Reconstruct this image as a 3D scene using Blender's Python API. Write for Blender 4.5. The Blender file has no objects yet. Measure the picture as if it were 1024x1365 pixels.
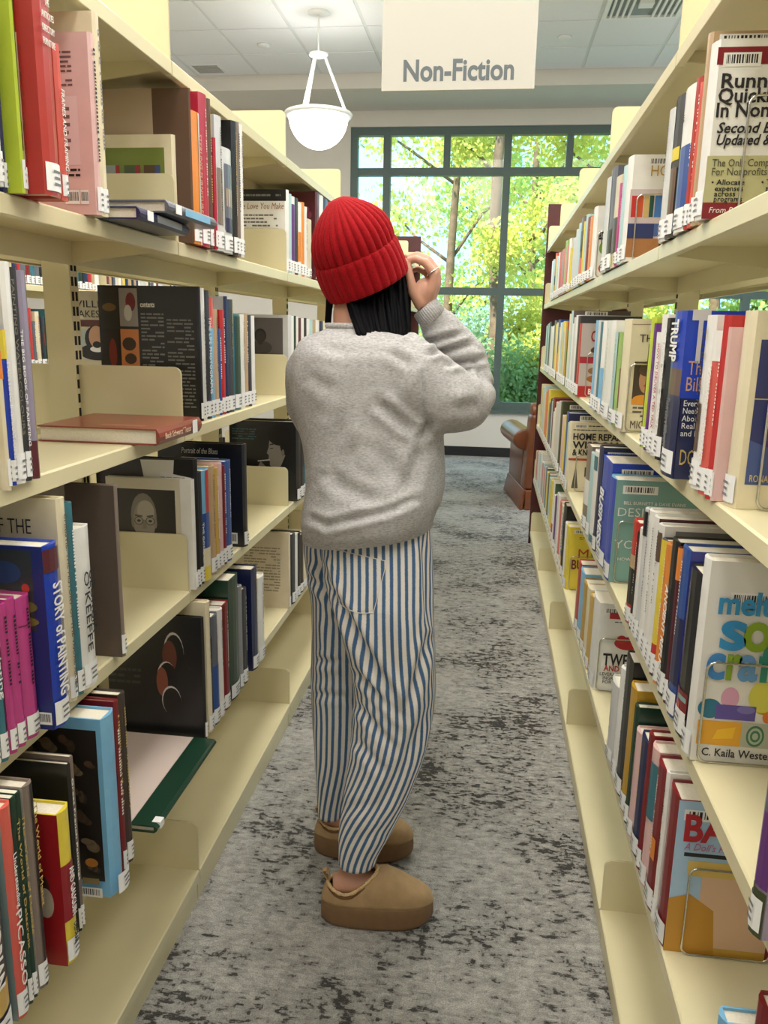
import bpy, bmesh, math, random
import numpy as np
from mathutils import Vector, Matrix, noise
from mathutils.bvhtree import BVHTree

random.seed(7)
PI = math.pi
C = bpy.context.scene.collection
SC = bpy.context.scene

# ------------------------------------------------------------------ camera
# solved from the shelf seams (0.914 m apart): focal length in px for a 1024x1365 frame
FPX, YAW, PITCH, ROLL, CAMH = 1079.93, -0.12646, -0.22294, 0.020093, 1.388

def cam_axes():
    cy, sy, cp, sp = math.cos(YAW), math.sin(YAW), math.cos(PITCH), math.sin(PITCH)
    f = Vector((sy*cp, cy*cp, sp)); r = Vector((cy, -sy, 0)); u = r.cross(f)
    cr, sr = math.cos(ROLL), math.sin(ROLL)
    return cr*r + sr*u, -sr*r + cr*u, f
CR, CU, CF = cam_axes()
CAMP = Vector((0, 0, CAMH))
cd = bpy.data.cameras.new('camera'); cam = bpy.data.objects.new('camera', cd); C.objects.link(cam)
M = Matrix((CR, CU, -CF)).transposed().to_4x4(); M.translation = CAMP
cam.matrix_world = M
cd.sensor_fit = 'HORIZONTAL'; cd.sensor_width = 36.0; cd.lens = FPX/1024*36.0
cd.clip_start = 0.02; cd.clip_end = 200
SC.camera = cam

# ------------------------------------------------------------------ sky, sun, added overhead fill, exposure
SC.view_settings.view_transform = 'Standard'; SC.view_settings.look = 'None'
SC.view_settings.gamma = 1; SC.view_settings.use_curve_mapping = False
SC.view_settings.exposure = 0.3
W = bpy.data.worlds.new('sky'); SC.world = W; W.use_nodes = True
bg = W.node_tree.nodes['Background']
bg.inputs[0].default_value = (0.33, 0.71, 1.0, 1); bg.inputs[1].default_value = 2.3
def lamp(name, kind, loc, energy, color=(1, 1, 1), size=1.0, size_y=None, rot=(0, 0, 0), angle=None):
    d = bpy.data.lights.new(name, kind); o = bpy.data.objects.new(name, d); C.objects.link(o)
    o.location = loc; o.rotation_euler = rot; d.energy = energy; d.color = color
    if kind == 'AREA':
        d.shape = 'RECTANGLE'; d.size = size; d.size_y = size_y or size
    if angle: d.angle = angle
    return o
lamp('sun', 'SUN', (0, -5, 30), 8.0, (1.0, 0.95, 0.84), rot=(math.radians(42), 0, math.radians(-28)), angle=0.02)
# unseen area lights added as overhead fill (they end before the ceiling in view)
for lx, le in ((-0.17, 84), (-1.45, 66), (1.11, 66), (-2.75, 66), (2.4, 66), (-4.05, 66), (3.7, 66)):
    lamp('added_fill_strip', 'AREA', (lx, 2.2, 3.735), le*1.06, (1.0, 0.97, 0.915), 0.55, 7.8)

# ------------------------------------------------------------------ pixel helpers (a pixel gives a direction only)
def ray(x, y):
    return CR*((x-512)/FPX) - CU*((y-682.5)/FPX) + CF
def at(x, y, X=None, Y=None, Z=None):
    d = ray(x, y)
    t = X/d.x if X is not None else Y/d.y if Y is not None else (Z-CAMH)/d.z
    return CAMP + d*t
def proj(p):
    d = Vector(p)-CAMP; z = d.dot(CF)
    return 512+FPX*d.dot(CR)/z, 682.5-FPX*d.dot(CU)/z
def y_on(xpx, X, z):
    """Y of the point on the line (X, *, z) that shows at column xpx"""
    k = (xpx-512)/FPX; n = CR-CF*k
    return -(n.x*X + n.z*(z-CAMH))/n.y
def z_on(ypx, X, Y):
    k = (682.5-ypx)/FPX; n = CU-CF*k
    return CAMH-(n.x*X + n.y*Y)/n.z

# ------------------------------------------------------------------ materials
def lin(c):
    return tuple(((v/255)/12.92 if v/255 <= 0.04045 else ((v/255+0.055)/1.055)**2.4) for v in c)
MATS = {}
def mat(name, rgb, rough=0.5, metal=0.0, spec=0.5, vary=0.0, scale=40, bump=0.0, emit=0.0, coat=0.0):
    if name in MATS: return MATS[name]
    m = bpy.data.materials.new(name); m.use_nodes = True; MATS[name] = m
    nt = m.node_tree; b = nt.nodes['Principled BSDF']; c = lin(rgb)
    b.inputs['Base Color'].default_value = (*c, 1); b.inputs['Roughness'].default_value = rough
    b.inputs['Metallic'].default_value = metal; b.inputs['Specular IOR Level'].default_value = spec
    b.inputs['Coat Weight'].default_value = coat; b.inputs['Coat Roughness'].default_value = 0.12
    if emit:
        b.inputs['Emission Color'].default_value = (*c, 1); b.inputs['Emission Strength'].default_value = emit
    if vary or bump:
        tc = nt.nodes.new('ShaderNodeTexCoord'); n = nt.nodes.new('ShaderNodeTexNoise')
        n.inputs['Scale'].default_value = scale; n.inputs['Detail'].default_value = 3
        nt.links.new(tc.outputs['Object'], n.inputs['Vector'])
        if vary:
            r = nt.nodes.new('ShaderNodeValToRGB')
            r.color_ramp.elements[0].position = 0.3; r.color_ramp.elements[1].position = 0.7
            r.color_ramp.elements[0].color = (*[max(0, v*(1-vary)) for v in c], 1)
            r.color_ramp.elements[1].color = (*[min(1, v*(1+vary)) for v in c], 1)
            nt.links.new(n.outputs['Fac'], r.inputs[0]); nt.links.new(r.outputs[0], b.inputs['Base Color'])
        if bump:
            bp = nt.nodes.new('ShaderNodeBump'); bp.inputs['Strength'].default_value = bump
            bp.inputs['Distance'].default_value = 0.002
            nt.links.new(n.outputs['Fac'], bp.inputs['Height']); nt.links.new(bp.outputs[0], b.inputs['Normal'])
    return m
def nodes_of(m):
    return m.node_tree, m.node_tree.nodes['Principled BSDF']
def mathn(nt, op, a, b=None, c=None):
    n = nt.nodes.new('ShaderNodeMath'); n.operation = op
    for i, v in enumerate((a, b, c)):
        if v is None: continue
        if isinstance(v, (int, float)): n.inputs[i].default_value = v
        else: nt.links.new(v, n.inputs[i])
    return n.outputs[0]
def ramp(nt, fac, stops, interp='LINEAR'):
    r = nt.nodes.new('ShaderNodeValToRGB'); r.color_ramp.interpolation = interp
    e = r.color_ramp.elements
    while len(e) < len(stops): e.new(0.5)
    for i, (p, c) in enumerate(stops):
        e[i].position = p; e[i].color = (*c, 1) if len(c) == 3 else c
    nt.links.new(fac, r.inputs[0]); return r.outputs[0]

# ------------------------------------------------------------------ mesh collecting
class MB:
    def __init__(s): s.v = []; s.f = []; s.m = []
    def add(s, vs, fs, mi=0):
        o = len(s.v); s.v += [tuple(v) for v in vs]
        for f in fs: s.f.append(tuple(i+o for i in f)); s.m.append(mi)
        return s
    def box(s, x0, x1, y0, y1, z0, z1, mi=0):
        vs = [(x, y, z) for z in (z0, z1) for y in (y0, y1) for x in (x0, x1)]
        return s.add(vs, [(0, 2, 3, 1), (4, 5, 7, 6), (0, 1, 5, 4), (2, 6, 7, 3), (0, 4, 6, 2), (1, 3, 7, 5)], mi)
    def prism(s, poly, axis, a, b, mi=0):
        """poly in the two other axes (cyclic order), extruded along axis from a to b"""
        def P(u, v, w): return {'z': (u, v, w), 'x': (w, u, v), 'y': (v, w, u)}[axis]
        n = len(poly); vs = [P(u, v, a) for u, v in poly]+[P(u, v, b) for u, v in poly]
        fs = [tuple(range(n))[::-1], tuple(range(n, 2*n))]+[(i, (i+1) % n, n+(i+1) % n, n+i) for i in range(n)]
        return s.add(vs, fs, mi)
    def loft(s, rings, cap=True, mi=0, close=True):
        n = len(rings[0]); vs = [p for r in rings for p in r]; fs = []
        for k in range(len(rings)-1):
            for i in range(n if close else n-1):
                j = (i+1) % n; fs.append((k*n+i, k*n+j, (k+1)*n+j, (k+1)*n+i))
        if cap: fs += [tuple(range(n))[::-1], tuple(range((len(rings)-1)*n, len(rings)*n))]
        return s.add(vs, fs, mi)
    def tube(s, pts, rad, n=8, mi=0, cap=True, closed=False):
        pts = [Vector(p) for p in pts]; N = len(pts)
        if isinstance(rad, (int, float)): rad = [rad]*N
        rings = []; ref = None
        for k in range(N):
            a = pts[(k-1) % N] if (closed or k) else pts[k]; b = pts[(k+1) % N] if (closed or k < N-1) else pts[k]
            t = (b-a).normalized()
            if ref is None:
                ref = Vector((0, 0, 1)) if abs(t.z) < 0.9 else Vector((1, 0, 0))
            ref = (ref-t*ref.dot(t)).normalized(); w = t.cross(ref)
            rings.append([tuple(pts[k]+(ref*math.cos(2*PI*i/n)+w*math.sin(2*PI*i/n))*rad[k]) for i in range(n)])
        if closed: rings.append(rings[0]); cap = False
        return s.loft(rings, cap, mi)
    def lathe(s, prof, n=24, c=(0, 0), mi=0, cap=True):
        rings = [[(c[0]+r*math.cos(2*PI*i/n), c[1]+r*math.sin(2*PI*i/n), z) for i in range(n)] for r, z in prof]
        return s.loft(rings, cap, mi)
    def ellipsoid(s, c, r, n=16, m=10, rot=None):
        rings = []
        for k in range(1, m):
            t = PI*k/m
            ring = []
            for i in range(n):
                p = Vector((r[0]*math.sin(t)*math.cos(2*PI*i/n), r[1]*math.sin(t)*math.sin(2*PI*i/n), -r[2]*math.cos(t)))
                if rot: p = rot @ p
                ring.append(tuple(Vector(c)+p))
            rings.append(ring)
        return s.loft(rings, True)
    def mesh(s, name, mats, smooth=False):
        me = bpy.data.meshes.new(name); me.from_pydata(s.v, [], s.f)
        for m in (mats if isinstance(mats, (list, tuple)) else [mats]): me.materials.append(m)
        if any(s.m): me.polygons.foreach_set('material_index', s.m)
        if smooth: me.polygons.foreach_set('use_smooth', [True]*len(s.f))
        me.update(); return me
    def build(s, name, mats, parent=None, smooth=False):
        return link(name, s.mesh(name, mats, smooth), parent)
def link(name, data, parent=None):
    o = bpy.data.objects.new(name, data); C.objects.link(o)
    if parent is not None: o.parent = parent
    return o
def tag(o, label=None, cat=None, group=None, kind=None):
    for k, v in (('label', label), ('category', cat), ('group', group), ('kind', kind)):
        if v: o[k] = v
    return o
def thing(name, label, cat, loc=(0, 0, 0), rz=0, group=None):
    o = bpy.data.objects.new(name, None); C.objects.link(o); o.location = loc; o.rotation_euler = (0, 0, rz)
    o.empty_display_size = 0.05
    return tag(o, label, cat, group)
def bevel(o, w, seg=2):
    b = o.modifiers.new('bevel', 'BEVEL'); b.width = w; b.segments = seg; b.limit_method = 'ANGLE'; b.angle_limit = 0.7
    return o
FIT = []
def text(parent, body, origin, ax, ay, size, m, width=None, bold=0.0, shear=0.0, align='LEFT', name='lettering', depth=0.0002):
    cu = bpy.data.curves.new(name, 'FONT'); cu.body = body; cu.size = size; cu.align_x = align
    cu.resolution_u = 5 if size > 0.04 else 2; cu.offset = bold*size; cu.shear = shear; cu.extrude = depth
    cu.materials.append(m); o = link(name, cu, parent)
    ax = Vector(ax); ay = Vector(ay); R = Matrix((ax, ay, ax.cross(ay))).transposed().to_4x4(); R.translation = Vector(origin)
    o.matrix_local = R
    if width: FIT.append((o, width))
    return o

ORD = ['zeroth', 'first', 'second', 'third', 'fourth', 'fifth', 'sixth', 'seventh', 'eighth', 'ninth', 'tenth', 'eleventh', 'twelfth', 'thirteenth', 'fourteenth', 'fifteenth', 'sixteenth', 'seventeenth', 'eighteenth', 'nineteenth', 'twentieth', 'twenty-first', 'twenty-second', 'twenty-third', 'twenty-fourth', 'twenty-fifth', 'twenty-sixth']
for _t, _o in (('twenty', 'twentieth'), ('thirty', 'thirtieth'), ('forty', 'fortieth'), ('fifty', 'fiftieth')):
    if _t != 'twenty': ORD.append(_o)
    for _k in range(1, 10):
        if not (_t == 'twenty' and _k < 7): ORD.append(_t+'-'+ORD[_k])
# ------------------------------------------------------------------ the room
XL, XR = -0.65, 0.308            # front edges of the two ranges
SP = 0.914                       # one bay
YL0, YR0 = 1.673, 1.684          # seams
CEIL, WALLY = 3.76, 9.14
cream = mat('cream_steel', (217, 207, 168), 0.3, vary=0.03, scale=6)
cream_in = cream
white_wall = mat('painted_wall', (222, 216, 205), 0.8, vary=0.015, scale=3)
maroon = mat('maroon_laminate', (74, 26, 28), 0.4, vary=0.12, scale=14)
black_base = mat('black_rubber_base', (28, 29, 30), 0.5)
frame_m = mat('grey_green_window_frame', (84, 102, 97), 0.45)
dark_m = mat('dark_slot', (20, 17, 12), 0.8)
chrome = mat('chrome_wire', (205, 203, 196), 0.18, metal=1.0)
whitep = mat('white_paint', (240, 240, 238), 0.4)

def carpet_mat():
    m = mat('carpet', (128, 127, 120), 0.95, spec=0.1); nt, b = nodes_of(m)
    tc = nt.nodes.new('ShaderNodeTexCoord')
    def noise_(sc, detail, rough, stretch=(1, 1, 1), dist=0.0):
        mp = nt.nodes.new('ShaderNodeMapping'); mp.inputs['Scale'].default_value = stretch
        nt.links.new(tc.outputs['Object'], mp.inputs[0])
        n = nt.nodes.new('ShaderNodeTexNoise'); n.inputs['Scale'].default_value = sc; n.inputs['Detail'].default_value = detail
        n.inputs['Roughness'].default_value = rough; n.inputs['Distortion'].default_value = dist
        nt.links.new(mp.outputs[0], n.inputs['Vector']); return n.outputs['Fac']
    patch = noise_(2.6, 4, 0.62, (1.0, 1.1, 1))
    streak = noise_(27, 6, 0.68, (0.7, 1.6, 1))
    streak2 = noise_(26, 6, 0.68, (1.4, 0.8, 1))
    fine = noise_(330, 2, 0.6)
    vo = nt.nodes.new('ShaderNodeTexVoronoi'); vo.distance = 'CHEBYCHEV'; vo.inputs['Scale'].default_value = 95
    mpv = nt.nodes.new('ShaderNodeMapping'); mpv.inputs['Scale'].default_value = (0.55, 1.25, 1)
    nt.links.new(tc.outputs['Object'], mpv.inputs[0]); nt.links.new(mpv.outputs[0], vo.inputs['Vector'])
    sr = nt.nodes.new('ShaderNodeSeparateColor'); nt.links.new(vo.outputs['Color'], sr.inputs[0])
    s = mathn(nt, 'MAXIMUM', streak, mathn(nt, 'SUBTRACT', streak2, 0.03))
    v = mathn(nt, 'ADD', s, mathn(nt, 'MULTIPLY', mathn(nt, 'SUBTRACT', patch, 0.5), 0.72))
    v = mathn(nt, 'ADD', v, mathn(nt, 'MULTIPLY', mathn(nt, 'SUBTRACT', sr.outputs[0], 0.5), 0.16))
    v = mathn(nt, 'ADD', v, mathn(nt, 'MULTIPLY', mathn(nt, 'SUBTRACT', fine, 0.5), 0.08))
    g1, g2, g3 = lin((186, 184, 178)), lin((152, 150, 145)), lin((64, 62, 60))
    col = ramp(nt, v, [(0.34, g1), (0.545, g2), (0.575, g2), (0.635, g3)])
    mx = nt.nodes.new('ShaderNodeMixRGB'); mx.blend_type = 'MULTIPLY'; mx.inputs[0].default_value = 0.75
    fr = ramp(nt, fine, [(0.3, (0.45, 0.45, 0.45)), (0.7, (1.35, 1.35, 1.35))])
    nt.links.new(col, mx.inputs[1]); nt.links.new(fr, mx.inputs[2]); nt.links.new(mx.outputs[0], b.inputs['Base Color'])
    b.inputs['Sheen Weight'].default_value = 0.35; b.inputs['Sheen Roughness'].default_value = 0.4
    bp = nt.nodes.new('ShaderNodeBump'); bp.inputs['Strength'].default_value = 0.7; bp.inputs['Distance'].default_value = 0.004
    nt.links.new(fine, bp.inputs['Height']); nt.links.new(bp.outputs[0], b.inputs['Normal'])
    return m
def S(o, label=None):
    o['kind'] = 'structure'
    if label: o['label'] = label
    return o
S(MB().box(-6, 6, -4, WALLY, -0.1, 0).build('floor', carpet_mat()), 'grey carpet with dark broken streaks running down the aisle')

# window wall with one wide opening
WX0, WX1, WZ0, WZ1 = -1.60, 5.2, 0.53, 3.46
wb = MB(); T = 0.22
wb.box(-6, WX0, WALLY, WALLY+T, 0, CEIL); wb.box(WX1, 6, WALLY, WALLY+T, 0, CEIL)
wb.box(WX0, WX1, WALLY, WALLY+T, 0, WZ0); wb.box(WX0, WX1, WALLY, WALLY+T, WZ1, CEIL)
S(wb.build('wall_far', white_wall), 'off-white wall below and around the big window')
S(MB().box(-6.15, -6, -4, WALLY+T, 0, CEIL).build('wall_left', white_wall), 'painted wall beyond the left ranges')
wr = MB(); WY0, WY1 = 3.0, 8.2  # unseen window opening, added to let daylight in from the right
wr.box(6, 6.15, -4, WY0, 0, CEIL).box(6, 6.15, WY1, WALLY+T, 0, CEIL).box(6, 6.15, WY0, WY1, 0, WZ0).box(6, 6.15, WY0, WY1, WZ1, CEIL)
S(wr.build('wall_right', white_wall), 'painted wall with added unseen windows beyond the right range')
w2 = thing('added_window', None, None); S(w2, 'row of grey-green framed windows added in the right wall for daylight')
for k in range(5): MB().box(6.03, 6.12, WY0+k*(WY1-WY0)/4-0.04, WY0+k*(WY1-WY0)/4+0.04, WZ0, WZ1).build('frame_mullion', frame_m, w2)
for z in (WZ0+0.04, 1.80, 3.02, WZ1-0.04): MB().box(6.035, 6.115, WY0, WY1, z-0.04, z+0.04).build('frame_rail', frame_m, w2)
S(MB().box(-6, 6, -4.15, -4, 0, CEIL).build('wall_back', white_wall), 'painted wall behind the viewer')
S(MB().box(-6, 6, WALLY-0.012, WALLY, 0, 0.105).build('baseboard_far', black_base), 'black rubber baseboard under the window wall')
# dropped soffit before the window
S(MB().box(-6, 6, 8.33, WALLY, 3.616, CEIL).build('trim_1', white_wall), 'dropped white soffit running above the window')
S(MB().box(WX0-0.05, WX1+0.05, WALLY-0.05, WALLY+0.02, WZ0-0.03, WZ0).build('trim_2', frame_m), 'grey-green window sill')

win = thing('window_1', None, None); S(win, 'wide grey-green framed window with small panes along its top')
glass = bpy.data.materials.new('window_glass'); glass.use_nodes = True
_nt = glass.node_tree; _nt.nodes.clear()
_o = _nt.nodes.new('ShaderNodeOutputMaterial'); _mx = _nt.nodes.new('ShaderNodeMixShader'); _mx.inputs[0].default_value = 0.015
_t = _nt.nodes.new('ShaderNodeBsdfTransparent'); _g = _nt.nodes.new('ShaderNodeBsdfGlossy'); _g.inputs['Roughness'].default_value = 0.02
_nt.links.new(_t.outputs[0], _mx.inputs[1]); _nt.links.new(_g.outputs[0], _mx.inputs[2]); _nt.links.new(_mx.outputs[0], _o.inputs[0])
FY0, FY1 = WALLY+0.02, WALLY+0.12
mains = [-1.565, -1.21, 0.063, 1.335, 2.607, 3.879, 5.165]
def member(x0, x1, z0, z1, name='window_frame'):
    k = {'frame_rail': 0.004, 'frame_muntin': 0.008}.get(name, 0)
    MB().box(x0, x1, FY0+k, FY1-k, z0, z1).build(name, frame_m, win)
hw = 0.038
for z in (WZ1-0.035, WZ0+0.04): member(WX0, WX1, z-0.045, z+0.04, 'frame_rail')
for z in (3.02, 1.80): member(WX0, WX1, z-hw, z+hw, 'frame_rail')
for i, x in enumerate(mains): member(x-hw, x+hw, WZ0, WZ1, 'frame_mullion')
subs = []
for a, b in zip(mains[1:], mains[2:]):
    x = (a+b)/2; member(x-hw*0.9, x+hw*0.9, 3.02, WZ1, 'frame_muntin'); subs.append(x)
for z0, z1, xs in ((WZ0, 1.80, mains), (1.80, 3.02, mains), (3.02, WZ1, sorted(mains+subs))):
    for a, b in zip(xs, xs[1:]):
        MB().box(a+0.03, b-0.03, WALLY+0.066, WALLY+0.072, z0+0.03, z1-0.03).build('pane', glass, win)

# ceiling: slab above, then tiles and T bars as pieces where they can be told apart
tile_m = mat('ceiling_tile', (240, 240, 240), 0.9, vary=0.05, scale=160, bump=0.3)
bar_m = mat('ceiling_bar', (226, 227, 226), 0.5)
ceil = S(MB().box(-6, 6, -4, WALLY, CEIL, CEIL+0.1).build('ceiling', tile_m), 'white acoustic tile ceiling in a metal grid')
tx0, ty1, TS = 0.695-0.61*8, 8.33, 0.61
tm = MB().box(0.014, TS-0.014, -TS+0.014, -0.014, -0.006, 0.004).mesh('ceiling_tile', tile_m)
for i in range(13):
    for j in range(6):
        if i in (8,) and j == 2: continue
        t = link('ceiling_tile', tm, ceil); t.location = (tx0+i*TS, ty1-j*TS, CEIL-0.004)
for i in range(14):
    MB().box(tx0+i*TS-0.013, tx0+i*TS+0.013, ty1-6*TS, ty1, CEIL-0.006, CEIL).build('grid_bar', bar_m, ceil)
for j in range(1, 7):
    MB().box(tx0, tx0+13*TS, ty1-j*TS-0.012, ty1-j*TS+0.012, CEIL-0.0055, CEIL).build('grid_bar', bar_m, ceil)
# air diffuser and vents
v = thing('ceiling_diffuser', 'white louvred air diffuser in the ceiling right of the hanging sign', 'vent', (0.695, ty1-2*TS, CEIL))
MB().box(0.015, TS-0.015, -TS+0.015, -TS+0.05, -0.02, 0).box(0.015, TS-0.015, -0.05, -0.015, -0.02, 0).box(0.015, 0.05, -TS+0.05, -0.05, -0.02, 0).box(TS-0.05, TS-0.015, -TS+0.05, -0.05, -0.02, 0).build('frame', whitep, v)
MB().box(0.05, TS-0.05, -TS+0.05, -0.05, -0.003, 0).build('backing', mat('duct_dark', (150, 158, 156), 0.8), v)
for k in range(11):
    x = 0.07+k*0.045
    if abs(x-TS/2) < 0.06: continue
    MB().box(x, x+0.016, -TS+0.05, -0.05, -0.022, -0.004).build('louvre', whitep, v)
MB().box(TS/2-0.05, TS/2+0.05, -TS/2-0.05, -TS/2+0.05, -0.028, -0.003).build('centre_plate', whitep, v)
v = thing('ceiling_vent', 'small white square vent in the ceiling left of the pendant lamp', 'vent', (-2.79, 8.1, CEIL))
MB().box(-0.15, 0.15, -0.13, 0.13, -0.016, -0.004).build('frame', whitep, v)
for k in range(6): MB().box(-0.12, 0.12, -0.105+k*0.038, -0.09+k*0.038, -0.022, -0.012).build('louvre', mat('vent_grey', (170, 168, 162), 0.6), v)
for x, y, lb in ((-2.076, 7.49, 'round white ceiling sprinkler plate left of the pendant lamp'), (0.466, 7.47, 'round white ceiling sprinkler plate right of the hanging sign')):
    d = thing('sprinkler_plate', lb, 'sprinkler', (x, y, CEIL-0.008), group='ceiling sprinkler plates')
    MB().lathe([(0.055, -0.001), (0.052, -0.014), (0.03, -0.02)], 20).build('cover_plate', whitep, d, True)
    MB().lathe([(0.058, 0.0), (0.058, -0.003)], 20).build('rim', mat('plate_rim', (190, 190, 186), 0.5), d)

# pendant bowl lamp
def pendant(x, y, label, group):
    p = thing('pendant_lamp', label, 'lamp', (x, y, CEIL), group=group)
    MB().lathe([(0.085, -0.006), (0.085, -0.016), (0.05, -0.03)], 24).build('ceiling_rose', whitep, p, True)
    MB().tube([(0, 0, -0.02), (0, 0, -0.31)], 0.008, 8).build('stem', whitep, p)
    MB().lathe([(0.03, -0.29), (0.075, -0.30), (0.075, -0.315), (0.03, -0.33)], 24).build('hub', whitep, p, True)
    for k in range(3):
        a = 2*PI*k/3+0.35
        MB().tube([(0.05*math.cos(a), 0.05*math.sin(a), -0.315), (0.225*math.cos(a), 0.225*math.sin(a), -0.715)], 0.011, 8).build('rod', whitep, p)
    MB().lathe([(0.225, -0.755), (0.225, -0.725), (0.262, -0.725), (0.27, -0.735), (0.262, -0.755), (0.225, -0.755)], 40, cap=False).build('rim_ring', whitep, p, True)
    prof = [(0.236*math.cos(t), -0.745-0.25*math.sin(t)) for t in [i*PI/2/12 for i in range(12)]]+[(0.012, -0.996)]
    MB().lathe(prof, 40).build('glass_bowl', mat('lit_opal_glass', (255, 253, 248), 0.4, emit=4.0), p, True)
    lamp('bowl_uplight', 'AREA', (x, y, CEIL-0.74), 2.6, (1.0, 0.97, 0.93), 0.36, 0.36, rot=(PI, 0, 0))
    return p
    
pendant(-1.45, 6.8, 'white opal bowl pendant lamp on three rods hanging above the left range', 'opal bowl pendant lamps')
for px_, py_, lb in ((-1.45, 3.3, 'added unseen opal bowl pendant lamp above the left range, overhead'), (-1.45, -0.2, 'added unseen opal bowl pendant lamp behind the viewer on the left'), (2.3, 6.8, 'added unseen opal bowl pendant lamp beyond the right range by the window'), (2.3, 3.3, 'added unseen opal bowl pendant lamp beyond the right range, overhead'), (2.3, -0.2, 'added unseen opal bowl pendant lamp behind the viewer on the right'), (-4.6, 6.8, 'added unseen opal bowl pendant lamp far left by the window'), (-4.6, 3.3, 'added unseen opal bowl pendant lamp far left, overhead')):
    pendant(px_, py_, lb, 'opal bowl pendant lamps')  # more bowls out of view, added to brighten ceiling and room

# hanging sign
sg = thing('hanging_sign', 'off-white hanging sign with grey Non-Fiction lettering above the aisle', 'sign', (-0.161, 3.0, 2.18))
MB().box(-0.258, 0.258, -0.006, 0.006, 0, 0.50).build('sign_panel', mat('sign_panel', (190, 187, 179), 0.6), sg)
for x in (-0.2, 0.2): MB().tube([(x, 0, 0.5), (x, 0, CEIL-2.18)], 0.0015, 6).build('wire', chrome, sg)
text(sg, 'Non-Fiction', (-0.187, -0.0065, 0.030), (1, 0, 0), (0, 0, 1), 0.092, mat('sign_grey', (92, 100, 104), 0.5), width=0.372, bold=0.028)

# ------------------------------------------------------------------ shelving
ZS = [0.085, 0.447, 0.802, 1.169, 1.554, 1.893]      # shelf tops; the last is the empty top shelf
LIP, DEP, UPW = 0.028, 0.232, 0.06
BW = 0.13
def shelf_mesh():
    L0, L1 = 0.002, SP-0.002; m = MB()
    # profile in (y=depth from front 0 to -DEP... local x), z : folded sheet with front lip and return
    pr = [(0, -0.003), (-0.003, 0), (-DEP, 0), (-DEP, -0.05), (-DEP+0.0016, -0.05), (-DEP+0.0016, -0.0016), (-0.0035, -0.0016), (-0.0016, -0.0035),
          (-0.0016, -LIP+0.0016), (-0.014, -LIP+0.0016), (-0.014, -LIP), (-0.001, -LIP), (0, -LIP+0.001)]
    n = len(pr); vs = [(x, y, z) for y in (L0, L1) for x, z in pr]
    fs = [(i, (i+1) % n, n+(i+1) % n, n+i) for i in range(n)]+[tuple(range(n))[::-1], tuple(range(n, 2*n))]
    return m.add(vs, fs).mesh('shelf', cream)
def bracket_mesh(h=BW):
    # end plate standing on the shelf, rounded front top corner; x from -DEP to -0.004
    pts = [(-DEP, -0.045), (-0.03, -0.02), (-0.006, -0.02), (-0.003, 0.002)]
    for i in range(7):
        a = PI/2*i/6; pts.append((-0.003-0.016+0.016*math.cos(a), h-0.016+0.016*math.sin(a)))
    pts += [(-DEP, h)]
    m = MB(); n = len(pts); vs = [(x, y, z) for y in (-0.0011, 0.0011) for x, z in pts]
    fs = [(i, (i+1) % n, n+(i+1) % n, n+i) for i in range(n)]+[tuple(range(n))[::-1], tuple(range(n, 2*n))]
    return m.add(vs, fs).mesh('end_bracket', cream)
SHM, BRM = shelf_mesh(), bracket_mesh()
CORE = DEP+UPW/2     # centre line of a double-faced range behind its front edge
def upright_mesh():
    m = MB(); h = 2.0
    m.box(-UPW/2, UPW/2, 0, 0.018, 0, h)
    return m.mesh('upright', cream)
def slots_mesh():
    m = MB()
    for s in (-1, 1):
        for k in range(60):
            z = 0.12+k*0.0305
            m.box(s*UPW/2-0.0006, s*UPW/2+0.0006, 0.003, 0.012, z, z+0.019)
    return m.mesh('slots', dark_m)
UPM, SLM = upright_mesh(), slots_mesh()
def kick_mesh():
    return MB().box(-0.003, 0.0, 0.002, SP-0.002, 0.0, ZS[0]-LIP-0.002).mesh('kick_plate', cream)
KM = kick_mesh()
def bay(xf, y0, sgn, label, group, end=0, start=False, faces=(0, 1), slots=True):
    """double-faced bay; xf = front edge of its aisle side, sgn=+1 when that side faces +X"""
    xc = xf-sgn*CORE
    b = thing('shelving_bay', label, 'bookcase', (xc, y0, 0), group=group)
    for f in faces:
        s = sgn if f == 0 else -sgn
        for k, z in enumerate(ZS):
            sh = link('shelf', SHM, b)
            if s > 0: sh.location = (CORE, 0, z)
            else: sh.rotation_euler = (0, 0, PI); sh.location = (-CORE, SP, z)
            for yy in (0.0022, SP-0.0022):
                br = link('end_bracket', BRM, b); 
                if s > 0: br.location = (CORE, yy, z)
                else: br.rotation_euler = (0, 0, PI); br.location = (-CORE, yy, z)
        kp = link('kick_plate', KM, b)
        if s > 0: kp.location = (CORE-0.008, 0, 0)
        else: kp.rotation_euler = (0, 0, PI); kp.location = (-CORE+0.008, SP, 0)
    for q in (0, 1):
        u = link('upright', UPM, b)
        if q: u.location = (0, SP, 0); u.rotation_euler = (0, 0, PI)
        if slots: sl = link('slots', SLM, u); sl['kind'] = 'stuff'
    MB().box(-0.02, 0.02, 0.02, SP-0.02, ZS[-1]-0.1, ZS[-1]-0.05).build('tie_channel', cream, b)
    if end:
        MB().box(-CORE-0.008, CORE+0.008, SP+0.001, SP+0.024, 0, 2.15).build('end_panel', maroon, b)
    return b
names_l = ['nearest', 'second', 'third', 'fourth', 'fifth', 'sixth', 'seventh']
bay(XL, YL0-2*SP, 1, 'cream steel shelving bay of left range beside the viewer', 'left range shelving bays', start=True)
for i in range(7):
    bay(XL, YL0+(i-1)*SP, 1, f'cream steel double-faced shelving bay, {names_l[i]} in the left range', 'left range shelving bays', end=(i == 6))
bay(XR, YR0-2*SP, -1, 'cream steel shelving bay of right range beside the viewer', 'right range shelving bays', start=True)
for i in range(5):
    bay(XR, YR0+(i-1)*SP, -1, f'cream steel double-faced shelving bay, {names_l[i]} in the right range', 'right range shelving bays', end=(i == 4))
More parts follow.
